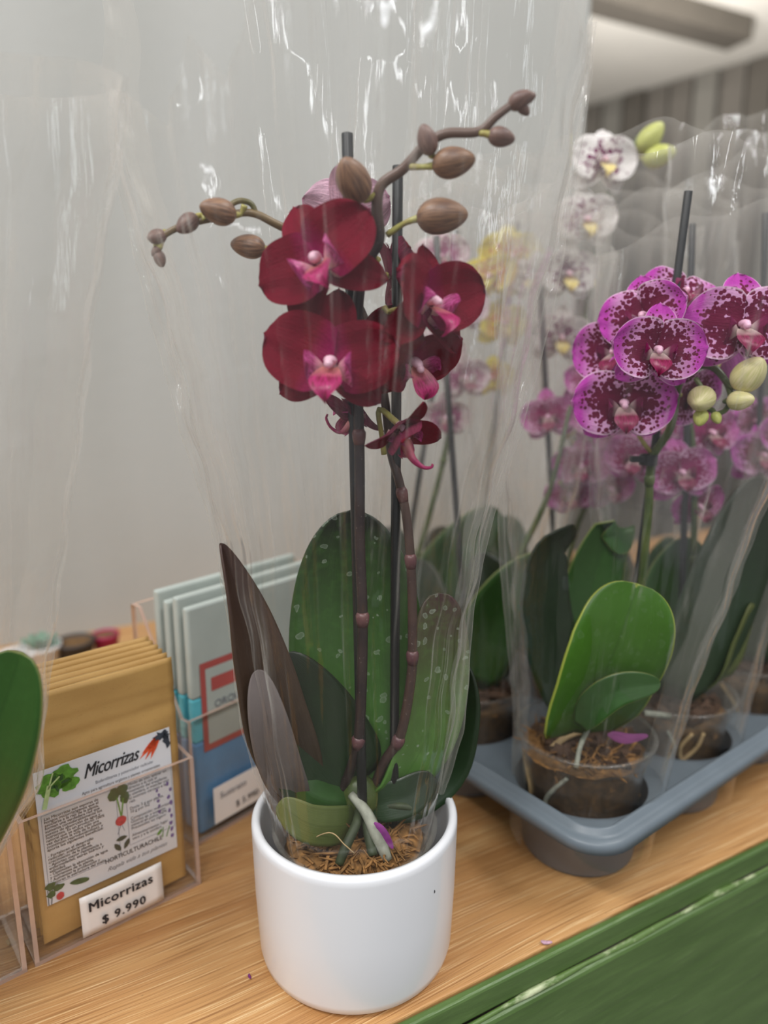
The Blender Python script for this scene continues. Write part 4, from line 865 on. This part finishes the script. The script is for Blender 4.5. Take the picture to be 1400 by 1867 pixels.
def textmesh(root, name, s, x, z, size, y, mat, shear=0, bold=0.,  spacing=1, align='LEFT', mono=1, line=1., w=None, rot=0):
    cu = bpy.data.curves.new(name, 'FONT'); cu.body = s; cu.size = size; cu.shear = shear; cu.space_character = spacing; cu.align_x = align; cu.space_line = line; cu.resolution_u = 3; cu.extrude = 0
    tmp = bpy.data.objects.new(name, cu); C.objects.link(tmp); dg = bpy.context.evaluated_depsgraph_get(); me = bpy.data.meshes.new_from_object(tmp.evaluated_get(dg)); bpy.data.objects.remove(tmp)
    for v in me.vertices:
        X, Y = v.co.x * (w or 1), v.co.y
        v.co = (x + X * math.cos(rot) - Y * math.sin(rot), y, z + X * math.sin(rot) + Y * math.cos(rot))
    if bold:
        bm = bmesh.new()
        for k, (dx, dz) in enumerate(((-1, 0), (1, 0), (0, .7), (0, -.7))):
            n0 = len(bm.verts); bm.from_mesh(me); bm.verts.ensure_lookup_table()
            for q in bm.verts[n0:]: q.co += V(dx * bold, -.00002 * k, dz * bold)
        bm.to_mesh(me); bm.free()
    me.materials.clear(); me.materials.append(mat); return link(name, me, root)
def flat(root, name, polys, y, mat):
    v = []; f = []
    for p in polys:
        n = len(v); v += [V(a, y, b) for a, b in p]; f.append(tuple(range(n, n + len(p))))
    return link(name, mesh(name, v, f, mat, smooth=False), root)
def blob(cx, cz, rx, rz, n=18, j=.2, seed=0, rot=0):
    r = random.Random(seed); out = []
    for k in range(n):
        a = 2 * PI * k / n; q = 1 + r.uniform(-j, j); X, Z = rx * q * math.cos(a), rz * q * math.sin(a); out.append((cx + X * math.cos(rot) - Z * math.sin(rot), cz + X * math.sin(rot) + Z * math.cos(rot)))
    return out
def line_(x0, z0, x1, z1, w_):
    d = Vector((x1 - x0, z1 - z0)); n = Vector((-d.y, d.x)).normalized() * w_ / 2
    return [(x0 - n.x, z0 - n.y), (x1 - n.x, z1 - n.y), (x1 + n.x, z1 + n.y), (x0 + n.x, z0 + n.y)]
X0, X1, ZB, ZT = .0085, .1135, .008, .191
def pouch_mesh(seed):
    v = []; f = []
    def fn(a, b):
        x = X0 + (X1 - X0) * b; z = ZB + (ZT - ZB) * a; k = math.sin(PI * b) ** .5 * (max(0, math.sin(PI * min(1, a / .80))) ** .6) if a < .8 else 0
        cre = .0006 * math.sin(z * 180 + x * 30 + seed) * (1 - abs(2 * b - 1)) + (.0013 if .79 < a < .82 or .85 < a < .875 else 0) - (.0006 if .82 < a < .84 else 0) + .0007 * math.sin(x * 60 + z * 70 + seed) * max(0, a - .6) * 3 + .0009 * math.sin(x * 130 - z * 190) * max(0, .25 - abs(a - .62)) * 3
        return V(x, -.0021 * k + cre, z)
    v1, f1, uv1 = grid(44, 24, fn); n = len(v1)
    v = v1 + [V(p.x, .0016 - (p.y if p.y < 0 else -p.y * .2), p.z) for p in v1]; f = [q for q in f1] + [tuple(i + n for i in q[::-1]) for q in f1]
    nu, nv = 44, 24
    for i in range(nu): f += [(i * 25, (i + 1) * 25, (i + 1) * 25 + n, i * 25 + n), (i * 25 + 24, i * 25 + 24 + n, (i + 1) * 25 + 24 + n, (i + 1) * 25 + 24)]
    for j in range(nv): f += [(nu * 25 + j, nu * 25 + j + 1, nu * 25 + j + 1 + n, nu * 25 + j + n)]
    return mesh('pouch_body', v, f, M['kraft'], uv1 + uv1)
ORD = ['front', 'second', 'third', 'fourth', 'fifth', 'rearmost']
for i in range(6):
    lab = ('kraft paper pouch with the printed white label, at the front of the acrylic box' if i == 0 else 'plain kraft pouch edge, %s in the row behind the labelled pouch' % ('second' if i == 1 else ORD[i]))
    r = framed(thing('paper_pouch', lab, 'pouch', group='kraft pouches in the acrylic box'), HP + HN * (.0075 + .0085 * i) + HU * (.0003 * (i % 2)) + V(0, 0, .0006 * i), HU)
    me = pouch_mesh(i); link('pouch_body', me, r)
    if i == 0:
        L0, L1, B0, B1 = .0125, .1065, .0385, .139
        y = -.0031
        lb = flat(r, 'printed_label', [[(L0, B0), (L1, B0), (L1, B1), (L0, B1)]], y, M['paper'])
        solid(lb, .0002, 1)
        y -= .0005
        textmesh(lb, 'lettering', 'Micorrizas', L0 + .031, B1 - .0165, .0145, y, M['ink'], .45, .00022, .95, w=.66)
        textmesh(lb, 'lettering', 'Biofertilizante y potenciador radicular', L0 + .0385, B1 - .0235, .0034, y, M['ink_grey'], w=.8)
        textmesh(lb, 'lettering', 'Apto para agricultura orgánica y plantas ornamentales', L0 + .029, B1 - .0282, .0032, y, M['ink'], w=.8)
        textmesh(lb, 'lettering', 'Las Micorrizas son esporas de\nhongos micorrizógenos que al\nasociarse a la raíz de la planta,\nforman una verdadera red que\naumenta considerablemente los\npuntos de absorción de agua y\nnutrientes. Es un producto 100%\nnatural que se aplica sólo una\nvez durante la vida de la planta\n(continúan reproduciéndose), y\naporta los siguientes beneficios:\n\n- Fortalecen el desarrollo\nradicular, acelerando el\ncrecimiento de la planta.\n- Aportan mayor resistencia a\nenfermedades, estrés hídrico y\nsalinidad.\n- Optimizan la absorción de agua\ny nutrientes de la planta.\n- Aumentan la producción y\nmejoran la estructura del suelo.', L0 + .0035, B1 - .0365, .0030, y, M['ink'], 0, .00004, line=.78, w=.98)
        textmesh(lb, 'lettering', 'Modo de uso: aplicar en\ndirecto a la raíz al\nmomento del trasplante\no siembra, o mezclar con\nel sustrato cercano a la\nraíz.\n\nDosis: 5 g por planta,\n10 g por m2\n\nComposición: micorrizas\nGlomus sp. y sustrato\nmineral en polvo, NPK\nPrecaución: no ingerir\n\nAlmacenamiento: lugar\nseco y a la sombra', L0 + .0605, B1 - .0345, .0033, y, M['ink_grey'], 0, .00003, line=.83, w=.9)
        textmesh(lb, 'lettering', 'HORTICULTURACHILE', L0 + .040, B0 + .0125, .0050, y - .0001, M['ink'], 0, .00006, w=.84)
        textmesh(lb, 'lettering', 'Regala vida a tus plantas', L0 + .041, B0 + .0058, .0046, y, M['ink_grey'], .5)
        bx = []
        for (a, c_, d, e) in ((L0 + .002, B0 + .014, L0 + .0515, B1 - .0325), (L0 + .0585, B0 + .019, L1 - .001, B1 - .0305)): bx += [line_(a, c_, d, c_, .0003), line_(a, e, d, e, .0003), line_(a, c_, a, e, .0003), line_(d, c_, d, e, .0003)]
        flat(lb, 'frame_lines', bx, y, M['line'])
        yl = y - .0001
        flat(lb, 'lettuce_print', [blob(L0 + .010, B1 - .0125, .0090, .0085, 22, .16, 1), blob(L0 + .0185, B1 - .0090, .0085, .0075, 22, .18, 2), blob(L0 + .022, B1 - .016, .006, .005, 18, .2, 6)], yl, M['g1'])
        flat(lb, 'lettuce_shade', [blob(L0 + .015 + .004 * math.cos(k), B1 - .013 + .004 * math.sin(k * 2), .0026, .0012, 10, .4, k, k) for k in range(5)], yl - .0001, M['g2'])
        flat(lb, 'lettuce_rib', [line_(L0 + .0045, B1 - .028, L0 + .009, B1 - .012, .003), line_(L0 + .008, B1 - .014, L0 + .016, B1 - .008, .0011), line_(L0 + .008, B1 - .015, L0 + .012, B1 - .004, .001)], yl - .0002, M['g3'])
        cv = []
        for k, (dx, dz) in enumerate(((-.0165, -.0125), (-.012, -.0145), (-.0075, -.0155), (-.0145, -.009))):
            a = Vector((L1 - .009, B1 - .0045)); e = Vector((L1 - .009 + dx * .9, B1 - .0045 + dz)); d = (e - a).normalized(); n = Vector((-d.y, d.x)) * .0021
            cv.append([tuple(a - n), tuple(a + (e - a) * .5 - n * .8), tuple(e), tuple(a + (e - a) * .5 + n * .8), tuple(a + n)])
        flat(lb, 'carrot_print', cv, yl, M['o1'])
        flat(lb, 'carrot_tops', [blob(L1 - .006, B1 - .004, .0052, .0035, 20, .45, 3), blob(L1 - .003, B1 - .009, .003, .005, 20, .45, 4)], yl - .0001, M['dkleaf'])
        flat(lb, 'radish_leaves', [blob(L0 + .050, B1 - .037, .0040, .0050, 16, .12, 5), blob(L0 + .056, B1 - .035, .0042, .0040, 16, .12, 6), blob(L0 + .0575, B1 - .042, .0036, .005, 16, .12, 7)], yl, M['g2'])
        flat(lb, 'radish_stalks', [line_(L0 + .0540, B1 - .056, L0 + .052, B1 - .040, .0010), line_(L0 + .0542, B1 - .056, L0 + .0565, B1 - .042, .0010)], yl - .00005, M['g1'])
        flat(lb, 'radish_print', [blob(L0 + .0535, B1 - .059, .0040, .0038, 18, .04, 8)], yl - .0001, M['r1'])
        flat(lb, 'radish_root', [line_(L0 + .053, B1 - .0628, L0 + .0505, B1 - .069, .0005), line_(L0 + .054, B1 - .0628, L0 + .0555, B1 - .068, .0004)], yl - .0001, M['line'])
        flat(lb, 'lavender_print', [blob(L0 + .0905 + .0012 * math.sin(k * 3), B0 + .012 + .0055 * k, .0012, .0018, 10, .3, k) for k in range(9)] + [blob(L0 + .082 + .0012 * math.sin(k * 3), B0 + .036 + .0045 * k, .001, .0015, 10, .3, k) for k in range(5)], yl, M['p1'])
        flat(lb, 'sprig_print', [line_(L0 + .086, B0 + .013, L0 + .089, B0 + .021, .0007), line_(L0 + .083, B0 + .014, L0 + .084, B0 + .022, .0007), blob(L0 + .081, B0 + .019, .003, .0012, 10, .2, 3, .8)], yl, M['g1'])
        lg = []
        for k in range(3):
            a = rad(90 + 120 * k); cx, cz = L0 + .0530 + .0038 * math.cos(a), B0 + .0235 + .0038 * math.sin(a); t_ = a + PI / 2
            lg.append([(cx + .0042 * s_ * math.cos(t_) - q * .0019 * math.sin(t_), cz + .0042 * s_ * math.sin(t_) + q * .0019 * math.cos(t_)) for s_, q in ((-1, 0), (-.5, -.8), (.1, -1), (.7, -.6), (1, 0), (.6, .7), (0, 1), (-.6, .6))])
        flat(lb, 'leaf_emblem', lg, yl, M['logo'])
        flat(lb, 'strawberry_leaves', [blob(L0 + .003, B0 + .014, .0035, .003, 14, .2, 1), blob(L0 + .008, B0 + .011, .0035, .0026, 14, .2, 2), blob(L0 + .003, B0 + .008, .003, .0026, 14, .2, 3), blob(L0 + .022, B0 + .0085, .0068, .0022, 14, .05, 3, -.25)], yl - .0001, M['g2'])
        flat(lb, 'strawberry_stems', [line_(L0 + .0025, B0, L0 + .004, B0 + .011, .0008), line_(L0 + .0008, B0, L0 + .001, B0 + .012, .0006)], yl, M['ink_grey'])
        flat(lb, 'strawberry_print', [blob(L0 + .0085, B0 + .0040, .0026, .0030, 14, .06, 8)], yl - .0002, M['r1'])
# price tag stuck on the front panel of the box
tg = framed(thing('price_tag', 'white card price tag reading Micorrizas $ 9.990 on the acrylic box', 'price tag'), HP + HN * (-.0012), HU)
def tagf(a, b):
    x = .0315 + .0592 * a; z = .0055 + .0318 * b; return V(x, -.0007 * a * a - .0006 * (1 - b), z - .0008 * math.sin(a * 3))
v, f, uv = grid(10, 6, tagf); o = link('tag_card', mesh('tag_card', v, f, M['tag_paper'], uv), tg); solid(o, .0004, 0)
textmesh(tg, 'lettering', 'Micorrizas', .0362, .0250, .0102, -.0024, M['ink'], 0, .00032, 1.08)
textmesh(tg, 'lettering', '$ 9.990', .0445, .0110, .0092, -.0026, M['ink'], 0, .00028, 1.15)
# blue packs in the rear box
for k in range(4):
    r = framed(thing('garden_pack', ['pale pack with blue lower half and red framed print, front of the rear box', 'blue and cyan pack just behind the framed one', 'third blue pack in the rear acrylic box', 'last blue pack against the back of the rear box'][k], 'pack', group='blue packs in the rear acrylic box'), HP2 + HU2 * .006 + HN * 0 + V(-HU2.y, HU2.x, 0) * (.006 + .014 * k) + V(0, 0, .0035), HU2)
    def bodyf(z0, z1, name, mat):
        b = MB(); b.box((.082, .004, (z0 + z1) / 2), (.078, .004, (z1 - z0) / 2)); return bevel(b.build(name, mat, r, smooth=False), .002)
    bodyf(0, .085, 'pack_body', M['blue']); bodyf(.085, .125, 'pack_band', M['cyan']); bodyf(.125, .205 + .006 * (k % 2), 'pack_top', M['packwhite'])
    if k == 0:
        flat(r, 'print_panel', [[(.012, .075), (.088, .075), (.088, .155), (.012, .155)]], -.0008, M['redprint'])
        flat(r, 'print_field', [[(.017, .081), (.083, .081), (.083, .149), (.017, .149)]], -.0012, M['packwhite'])
        flat(r, 'print_bars', [[(.022, .128), (.078, .128), (.078, .140), (.022, .140)]], -.0016, M['redprint'])
        textmesh(r, 'lettering', 'ORQUIDEAS', .024, .112, .0095, -.0018, M['ink_grey'])
        flat(r, 'print_sun', [blob(.12, .10, .018, .02, 16, .1, 2)], -.0012, plain('peach_print', lin(228, 190, 160), .5))
t2 = framed(thing('price_tag', 'blurred white price tag on the rear acrylic box', 'price tag'), HP2, HU2)
o = flat(t2, 'tag_card', [[(.020, .012), (.088, .012), (.088, .046), (.020, .046)]], -.0016, M['tag_paper']); solid(o, .0005, 0)
textmesh(t2, 'lettering', 'Sustrato', .026, .034, .0085, -.0026, M['ink_grey']); textmesh(t2, 'lettering', '$ 5.990', .042, .018, .0085, -.0026, M['ink'])

# ---------------------------------------------------------------- small pots along the wall
def smallpot(label, px, py, n, r, h, m, plant, seed, cat='pot'):
    rr = ray(px, py); # stands on the counter where the photo shows it
    q = rr * (-HC / rr[2]); P = V(q[0], q[1], 0)
    o = thing('small_pot', label, cat, P)
    v, f, uv = lathe([(0, 0), (r * .7, 0), (r * .74, .003), (r * .96, h * .85), (r, h * .86), (r * 1.02, h), (r * .93, h), (r * .9, h * .8), (0, h * .8)], 32); link('pot_body', mesh('pot_body', v, f, m, uv), o)
    if plant == 'rosette':
        for k in range(14):
            a = k * 2.4; t_ = k / 14; L = r * (1.05 - .6 * t_); d = V(math.cos(a), math.sin(a), 0)
            leaf(o, [P + V(0, 0, h * .82), P + V(0, 0, h * .85) + d * L * .5 + V(0, 0, L * (.2 + .5 * t_)), P + V(0, 0, h * .85) + d * L + V(0, 0, L * (.35 + .9 * t_))], r * .24, (-d.y, d.x, 0), M['succ'], fold=.2, nu=8, nv=4, thick=.002)
    elif plant == 'soil':
        v, f, uv = lathe([(r * .9, h * .9), (r * .5, h * .95), (0.001, h * .96)], 24); link('soil', mesh('soil', v, f, M['moss_dark'], uv), o)
    return o
smallpot('white small pot with a green rosette by the wall, left of the pouches', 78, 1226, 0, .026, .040, M['whitepot'], 'rosette', 1)
smallpot('charcoal small pot of soil behind the pouches', 140, 1212, 0, .026, .036, M['darkpot'], 'soil', 2)
smallpot('cerise small pot behind the right end of the pouches', 196, 1196, 0, .018, .034, M['cerise'], 'soil', 3)
smallpot('white small pot of soil at the far left', 30, 1240, 0, .026, .036, M['whitepot'], 'soil', 4)
smallpot('grey bowl of pale soil seen left of the big green leaf', 530, 1172, 0, .060, .040, M['greypot'], 'soil', 5)
smallpot('teal small pot behind the blue packs', 545, 1240, 0, .024, .036, M['teal'], 'rosette', 6)
# specks on the counter
for lab, px, py, s_, m in (('small pale seed lying on the counter inside the left acrylic box', 16, 1722, .0035, 'root_brown'), ('tiny curled purple scrap on the counter left of the white pot', 455, 1783, .0022, 'magenta_scrap'), ('lilac petal scrap at the front edge of the counter', 996, 1722, .004, 'pinkback')):
    rr = ray(px, py); q = rr * (-HC / rr[2]); b = MB(); b.add(*ellipsoid((0, 0, s_ * .25), (s_, s_ * .45, s_ * .25), 8, 10, lambda p, th, ph: V(p.x, p.y + s_ * .3 * math.sin(p.x / s_ * 2), p.z + abs(p.x) * .3)))
    o = b.build('plant_scrap', M[m]); o.location = V(q[0], q[1], .0003); o.rotation_euler = (0, 0, random.uniform(0, 3)); tag(o, lab, 'scrap')
